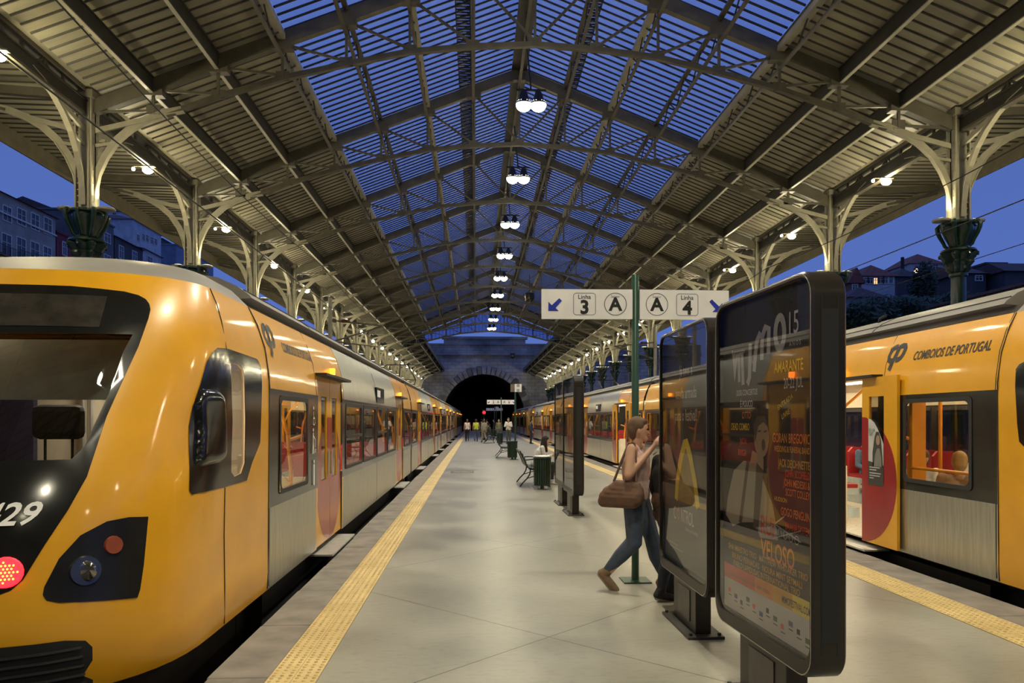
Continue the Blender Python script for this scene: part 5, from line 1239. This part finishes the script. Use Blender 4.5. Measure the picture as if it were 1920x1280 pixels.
person('person', 'distant figure in an olive shirt standing behind the second direction sign post', (1.75,56.5,0), R(180), top=('olive', (.16,.15,.09)), legs=('grey_trousers', (.08,.08,.075)), shoes=('black_shoe', (.012,.012,.014)), hair=('brown_hair', (.12,.07,.04)), vox=.022, sleeves=True, detail=False)
person('person', 'distant figure in dark blue waiting beside the right train door', (3.75,50.5,0), R(-80), top=('navy', (.02,.035,.07)), legs=('dark_denim', (.018,.022,.035)), shoes=('black_shoe', (.012,.012,.014)), hair=('dark_hair', (.02,.012,.010)), vox=.022, sleeves=True, detail=False)
for i, (x, y) in enumerate(((.55,70),(1.1,73),(1.7,69.5))):
    person('person', ['far dark figure left of the far benches','far dark figure between the far benches and the signal','far dark figure right of the far benches'][i], (x,y,0), R(40*i), J=walkR if i else walkL, top=('dark_top', (.03,.03,.03)), legs=('dark_denim', (.018,.022,.035)), shoes=('black_shoe', (.012,.012,.014)), hair=('dark_hair', (.02,.012,.010)), vox=.025, sleeves=True, detail=False)
SIT = dict(pel=(0,0,.58), wai=(0,-.02,.72), che=(0,-.02,.92), nek=(0,0,1.10), hed=(0,.02,1.23), shL=(-.17,-.01,1.05), shR=(.17,-.01,1.05), elL=(-.22,.06,.82), elR=(.22,.06,.82), wrL=(-.1,.26,.72), wrR=(.1,.26,.72), hiL=(-.09,.03,.55), hiR=(.09,.03,.55), knL=(-.1,.42,.57), knR=(.1,.42,.57), anL=(-.1,.40,.14), anR=(.1,.40,.14))
for lab, loc, rz, tp, hr in (('passenger with blond bob and beige fur coat at the near window of the right train', (5.42,8.12,-.06), -25, ('fur_beige', (.34,.21,.12)), ('blond_hair', (.50,.30,.11))),
        ('passenger with dark tied hair in profile across the aisle of the right train', (6.95,10.0,.0), 80, ('white', (.60,.58,.55)), ('dark_hair', (.02,.012,.010))),
        ('passenger in a white top by the orange rail of the right train', (6.0,9.75,-.1), 120, ('white', (.60,.58,.55)), ('brown_hair', (.12,.07,.04))),
        ('passenger with blond hair on the red seats seen through the open train door', (7.1,13.2,.0), 180, ('denim_jacket', (.06,.10,.16)), ('blond_hair', (.50,.30,.11)))):
    person('person', lab, loc, R(rz), J=SIT, top=tp, legs=('dark_denim', (.018,.022,.035)), shoes=('black_shoe', (.012,.012,.014)), hair=hr, vox=.014, sleeves=True, sc=1.0)
# ------------------------------------------------------------------ buildings and hillside
def wallm(n, c): return mat('render_'+n, c, .85, 0, .14, .8)
TILE = mat('roof_tiles', (.20,.065,.045), .8, 0, .25, 4, bump=.3); TILD = mat('dark_roof_tiles', (.07,.045,.045), .8, 0, .3, 4)
WFR = mat('window_frame_white', (.55,.55,.53), .6); WPN = mat('dusk_pane', (.015,.018,.028), .08, 0, .2, 3)
LIT = mat('lit_pane', (.5,.3,.1), .4, emit=(1,.5,.18), es=1.2)
def house(label, x0, x1, y0, y1, z0, z1, wm, roof='flat', rise=1.5, rm=TILE, wins=(), face='x+', ledge=None):
    """wins: (along, z, w, h, kind) on the face toward the tracks ('x+' or 'x-') or the viewer ('y-')"""
    t = thing('house', label, 'house', ((x0+x1)/2, (y0+y1)/2, z0), 0, None); ox, oy = (x0+x1)/2, (y0+y1)/2
    a, b, c, d, H = x0-ox, x1-ox, y0-oy, y1-oy, z1-z0
    MB().box(a,b,c,d,0,H).build('wall', wm, t)
    m = MB(); e = .35
    if roof == 'hip':
        k = min(b-a, d-c)/2*.9; mx = (b-a) > (d-c)
        r1, r2 = ((a+k,0,H+rise),(b-k,0,H+rise)) if mx else ((0,c+k,H+rise),(0,d-k,H+rise))
        vs = [(a-e,c-e,H-.1),(b+e,c-e,H-.1),(b+e,d+e,H-.1),(a-e,d+e,H-.1),r1,r2]
        m.add(vs, [(0,1,5,4),(2,3,4,5),(1,2,5),(3,0,4),(0,3,2,1)] if mx else [(1,2,5,4),(3,0,4,5),(0,1,4),(2,3,5),(0,3,2,1)])
    elif roof == 'gable_y':
        m.add([(a-e,c-e,H-.1),(b+e,c-e,H-.1),(b+e,d+e,H-.1),(a-e,d+e,H-.1),((a+b)/2,c-e,H+rise),((a+b)/2,d+e,H+rise)], [(0,4,5,3),(1,2,5,4),(0,1,4),(2,3,5),(0,3,2,1)])
    elif roof == 'gable_x':
        m.add([(a-e,c-e,H-.1),(b+e,c-e,H-.1),(b+e,d+e,H-.1),(a-e,d+e,H-.1),(a-e,0,H+rise),(b+e,0,H+rise)], [(0,1,5,4),(2,3,4,5),(1,2,5),(3,0,4),(0,3,2,1)])
    else: m.box(a-.15,b+.15,c-.15,d+.15,H,H+.25)
    m.build('roof', rm if roof != 'flat' else wm, t)
    for (p, z, w_, h, kind) in wins:
        if face[0] == 'x':
            X = b if face == 'x+' else a; s = 1 if face == 'x+' else -1; F = lambda q, r, dd, X=X, s=s: (X+s*dd, q-oy, r-z0)
        else: F = lambda q, r, dd: (q-ox, c-dd, r-z0)
        fr = MB()
        for (q0,q1,r0,r1) in ((p-w_/2-.12,p-w_/2,z-.1,z+h+.12),(p+w_/2,p+w_/2+.12,z-.1,z+h+.12),(p-w_/2,p+w_/2,z+h,z+h+.12),(p-w_/2,p+w_/2,z-.1,z),(p-.03,p+.03,z,z+h),(p-w_/2,p+w_/2,z+h*.62,z+h*.62+.06)):
            fr.add([F(q0,r0,0),F(q1,r0,0),F(q1,r1,0),F(q0,r1,0),F(q0,r0,.08),F(q1,r0,.08),F(q1,r1,.08),F(q0,r1,.08)], [(0,3,2,1),(4,5,6,7),(0,1,5,4),(1,2,6,5),(2,3,7,6),(3,0,4,7)])
        fo = fr.build('window', WFR, t)
        pn = MB(); pn.add([F(p-w_/2,z,.02),F(p+w_/2,z,.02),F(p+w_/2,z+h,.02),F(p-w_/2,z+h,.02)], [(0,1,2,3)]); pn.build('pane', LIT if kind == 'lit' else WPN, fo)
        if kind == 'balcony':
            bm = MB(); n = 9
            def bx(q0,q1,d0,d1,r0,r1): bm.add([F(q0,r0,d0),F(q1,r0,d0),F(q1,r0,d1),F(q0,r0,d1),F(q0,r1,d0),F(q1,r1,d0),F(q1,r1,d1),F(q0,r1,d1)], [(0,3,2,1),(4,5,6,7),(0,1,5,4),(1,2,6,5),(2,3,7,6),(3,0,4,7)])
            bx(p-w_/2-.35,p+w_/2+.35,0,.6,z-.15,z-.05); bx(p-w_/2-.3,p+w_/2+.3,.55,.59,z+.85,z+.9)
            for k in range(n+1): q = p-w_/2-.3+(w_+.6)*k/n; bx(q-.012,q+.012,.56,.58,z-.05,z+.85)
            bm.build('balcony', RUB, t)
    if ledge:
        m = MB()
        for z in ledge:
            if face == 'x+': m.box(b,b+.2,c,d,z-z0,z-z0+.18)
            elif face == 'x-': m.box(a-.2,a,c,d,z-z0,z-z0+.18)
            else: m.box(a,b,c-.2,c,z-z0,z-z0+.18)
        m.build('ledge', WFR, t)
    return t
CRM = wallm('cream', (.30,.28,.25)); GRY = wallm('grey', (.115,.115,.125)); WH2 = wallm('white', (.42,.43,.46)); RDW = wallm('red', (.16,.025,.035)); BLW = wallm('blue', (.16,.19,.26)); DKW = wallm('dark', (.06,.058,.065)); BRW = wallm('brown', (.16,.10,.06))
# left: street front climbing the hill, parallel with the tracks
def YP(px, X): k = (px-960)/1400; c, q = math.cos(R(2.78)), math.sin(R(2.78)); return X*(c-k*q)/(q+k*c)
def ZP(px, py, X): Y = YP(px, X); return 1.65+(786-py)*(Y*.9988+X*.0485)/1400
def lhouse(label, X, depth, px0, px1, py1, wm, roof, rise, rm, wins=(), ledge=None, zb=6):
    ws = []
    for (pa, pb, pt, pm, k) in wins: pc = (pa+pb)/2; ws.append((YP(pc, X), ZP(pc, pm, X), YP(pb, X)-YP(pa, X), ZP(pc, pt, X)-ZP(pc, pm, X), k))
    return house(label, X-depth, X, YP(px0, X), YP(px1, X), zb, ZP(px1, py1, X), wm, roof, rise, rm, ws, 'x+', ledge)
lhouse('cream townhouse with two rows of tall white windows and balconies, leftmost beyond the overhang', -50, 14, -70, 104, 408, CRM, 'gable_y', 3.2, TILE,
    [(-46,-34,374,394,'w'),(-18,-6,381,403,'w'),(5,20,388,414,'w'),(32,47,393,421,'w'),(58,72,402,430,'w'),(82,96,410,438,'w'),(-20,-5,425,470,'balcony'),(3,20,440,480,'balcony'),(31,47,447,486,'balcony'),(57,72,455,492,'balcony'),(81,95,464,499,'balcony')], (23.4,))
lhouse('pale blue narrow house with dark roof, left of the first green left column', -62, 8, 98, 134, 408, BLW, 'gable_y', 1.6, TILD, [(107,114,412,430,'w')])
lhouse('dark red house front just left of the first green column capital', -50, 6, 106, 134, 448, RDW, 'flat', 0, TILD, [(117,124,455,478,'w')])
lhouse('plain grey apartment block with white windows right of the first left column', -50, 12, 150, 213, 427, GRY, 'flat', 0, TILD, [(195,206,438,454,'w'),(195,206,479,495,'w'),(172,175,432,478,'w'),(178,181,434,478,'w')])
lhouse('white hillside villa with dark hipped roof, beyond the grey apartment block', -60, 17, 249, 302, 441, WH2, 'hip', 2.2, TILD, [(256,261,440,452,'w'),(266,271,439,451,'w'),(273,278,441,453,'w'),(282,287,445,457,'w'),(289,294,448,459,'w')], None, 8)
lhouse('dark stone house with a red tiled roof before the white villa', -50, 10, 215, 267, 468, DKW, 'gable_y', 2.4, TILE, [(223,231,462,485,'w'),(248,256,472,492,'w')])
lhouse('pale low house with white eaves left of the second left column', -50, 8, 268, 302, 482, WH2, 'gable_y', .9, TILD, [(276,285,482,497,'w')])
lhouse('dark timber-fronted house left of the second left column', -66, 10, 304, 328, 462, DKW, 'flat', 0, TILD, [(306,311,466,480,'w'),(314,318,468,482,'w'),(321,325,470,484,'w')], None, 8)
lhouse('blue-grey block seen between the second and third left columns', -62, 3.5, 330, 400, 500, BLW, 'flat', 0, TILD, [(344,352,492,508,'w'),(366,374,500,514,'w')], None, 4)
t = thing('rooftop_sign', 'white ASC letters standing before the dark stone house', 'sign', (-49.9, YP(215,-49.9), ZP(215,494,-49.9))); m = MB(); put_text(m, 'ASC', lambda a, b: (-.08, a, b), 0, 0, 1.25, 'LEFT', bold=.02, fit=YP(238,-49.9)-YP(215,-49.9)); m.build('letters', mat('letter_white', (.7,.7,.72), .5), t)
# right: hill with houses
def hillz(x, y): return max(-1, min((x-15)*.36, 13+(x-50)*.05) + (y-60)*.04*min(1, max(0, (x-15)/25)) - 3*(y<60)*(x>30) + 1.2*math.sin(x*.31+y*.17)*min(1, max(0,(x-16)/8)))
m = MB(); nx, ny = 36, 40; vs = [(13+i*3.2, 15+j*4.2, hillz(13+i*3.2, 15+j*4.2) if i else -1) for j in range(ny) for i in range(nx)]
m.add(vs, [(j*nx+i, j*nx+i+1, (j+1)*nx+i+1, (j+1)*nx+i) for j in range(ny-1) for i in range(nx-1)])
o = m.build('floor', mat('hill_ground', (.035,.038,.028), .95, 0, .4, .6, bump=.5), None, True); struct(o, 'dark overgrown hillside beyond the right train')
m = MB(); vs = [(-14-i*3.2, 15+j*4.2, max(-1, min(18, (i*3.2-28)*.5))) for j in range(ny) for i in range(nx)]
m.add(vs, [(j*nx+i, j*nx+i+1, (j+1)*nx+i+1, (j+1)*nx+i) for j in range(ny-1) for i in range(nx-1)])
o = m.build('floor', mat('hill_ground', (.035,.038,.028), .95), None, True); struct(o, 'dark ground beyond the left train')
def H(px, py, d): return (px-892)*d/1400, 1.65+(786-py)*d/1400
def rhouse(label, px0, px1, pyt, pyb, d, depth, wm, roof, rise, rm, wins=(), ledge=None):
    x0, z1 = H(px0, pyt, d); x1, z0 = H(px1, pyb, d); y = d*.9988-.0485*(x0+x1)/2
    ws = []
    for (wx0, wy0, wx1, wy1, k) in wins:
        a, zt = H(wx0, wy0, d); b, zb = H(wx1, wy1, d); ws.append(((a+b)/2, zb, b-a, zt-zb, k))
    return house(label, x0, x1, y, y+depth, z0-4, z1, wm, roof, rise, rm, ws, 'y-', None)
rhouse('small white upper house with a chimney above the villa on the left hill', 198, 236, 397, 420, 160, 10, WH2, 'hip', 1.6, TILD, [(214,400,220,410,'w')])
rhouse('white house with a row of glazed veranda windows, one lit, on the right hill', 1614,1676,517,575, 88, 8, WH2, 'hip', 1.6, TILE, [(1617,522,1623,531,'w'),(1625,522,1632,532,'w'),(1635,522,1642,533,'lit'),(1644,521,1652,531,'w'),(1654,520,1661,531,'w'),(1665,519,1671,531,'w')])
rhouse('small brown house at the left foot of the white veranda house', 1590,1613,530,575, 82, 5, BRW, 'gable_y', 1.6, TILE, [(1596,535,1604,545,'w')])
rhouse('low blue-grey house with wide dark eaves on the right hill', 1590,1656,556,590, 74, 5, BLW, 'hip', 1.2, TILD, [(1626,560,1640,573,'w')])
rhouse('white upper house with two sash windows under a red hipped roof', 1702,1768,494,516, 112, 9, WH2, 'hip', 1.9, TILE, [(1728,497,1737,511,'w'),(1746,496,1756,508,'w')])
rhouse('grey retaining house front below the white upper house', 1720,1762,516,560, 104, 6, GRY, 'flat', 0, TILD)
rhouse('pale blue side house next to the first right column', 1761,1776,512,560, 102, 6, BLW, 'flat', 0, TILD)
rhouse('dark stone house between the two white houses', 1680,1720,518,565, 96, 8, DKW, 'hip', 1.2, TILD)
rhouse('dark house with a small white window behind the first right column', 1798,1846,512,552, 92, 8, DKW, 'gable_x', 1.5, TILD, [(1826,518,1838,526,'w')])
rhouse('dark block with stepped roof highest at the far right', 1844,1884,496,520, 100, 8, DKW, 'flat', 0, TILE)
rhouse('long dark roofed house at the right edge', 1880,1990,508,540, 90, 5, DKW, 'gable_x', 1.4, TILD)
t = thing('chimney', 'thin dark chimney pipe standing before the white upper house', 'chimney', (*[ (1713-892)*108/1400, 108], 0)); MB().tube([(0,0,14),(0,0,1.65+(786-474)*108/1400)], .25, 8).build('pipe', MBL, t)
o = MB().sphere((0,0,0), .35, 8).build('street_lamp', mat('street_glow', (1,.6,.3), .5, emit=(1,.55,.25), es=6)); o.location = ((1707-892)*100/1400, 96, 1.65+(786-512)*100/1400); tag(o, 'tiny glowing street lamp between the houses of the right hill', 'street lamp')
# corrugated shed along the tracks at the right
m = MB(); y = 40
while y < 55:
    m.box(34.9,35,y,y+.45,4,10.3).box(34.96,35.06,y+.45,y+.6,4,10.3); y += .6
t = thing('shed', 'long shed of vertical pale boards with a dark roof at the right edge', 'shed', (0,0,0)); m.build('board_wall', wallm('boards', (.12,.13,.17)), t)
MB().add([(34.4,39.5,10.3),(34.4,55.5,10.3),(39,55.5,11.2),(39,39.5,11.2),(34.4,39.5,10.1),(34.4,55.5,10.1),(39,55.5,11.0),(39,39.5,11.0)], [(0,1,2,3),(7,6,5,4),(0,4,5,1),(1,5,6,2),(2,6,7,3),(3,7,4,0)]).build('roof', TILD, t)
# bushes: leaf clumps built from many small blades
LEAF = mat('night_leaves', (.035,.060,.030), .7, 0, .5, 3)
def bush(label, c, r, n=1400, cat='bush', name='bush'):
    t = thing(name, label, cat, c); m = MB(); rnd = random.Random(hash(c) % 999)
    for i in range(n):
        u = rnd.uniform(-1,1); a = rnd.uniform(0, 2*math.pi); q = rnd.uniform(.65,1.05)*(1+.18*math.sin(3*a+c[0])*math.cos(4*u)); s = math.sqrt(1-u*u)
        p = Vector((r[0]*q*s*math.cos(a), r[1]*q*s*math.sin(a), r[2]*q*u)); d = Vector((rnd.gauss(0,1),rnd.gauss(0,1),rnd.gauss(0,1))).normalized(); e_ = d.orthogonal().normalized(); L = rnd.uniform(.2,.42)
        m.add([p-d*L, p+e_*L*.4, p+d*L, p-e_*L*.4], [(0,1,2,3)])
    m.build('foliage', LEAF, t, kind='stuff'); MB().tube([(0,0,-r[2]-1.5),(0,0,r[2]*.3)], [.22,.1], 8).build('stem', mat('bark', (.05,.04,.03), .9), t); return t
for i, (px, py, d, rx, rz) in enumerate(((1612,597,58,1.5,1.3),(1640,590,60,1.7,1.4),(1668,588,62,1.6,1.2),(1695,585,62,1.7,1.2),(1722,584,64,1.6,1.1),(1750,580,66,1.8,1.1),(1780,578,66,2.0,1.2),(1815,572,66,2.0,1.0))):
    x, z = H(px, py, d); bush('%s bush from the left in the dark hedge above the right train' % ORD[i].replace('nearest','first'), (x, d-.05*x, z), (rx, 1.4, rz), 900)
x, z = H(1714, 545, 84); bush('dark pointed cypress in front of the grey house front on the right hill', (x, 80, z), (1.4,1.3,2.8), 1600, 'tree', 'cypress')
# small gatehouse beside the tunnel
t = thing('signal_cabin', 'small grey cabin with a moulded cornice right of the tunnel mouth', 'cabin', (12.4, 101, 0))
MB().box(-2.2,2.2,-2,2,-.02,6.0).build('wall', GRY, t); MB().box(-2.4,2.4,-2.3,2.3,5.6,5.8).box(-2.3,2.3,-2.15,2.15,6.0,6.3).build('cornice', GRY, t)
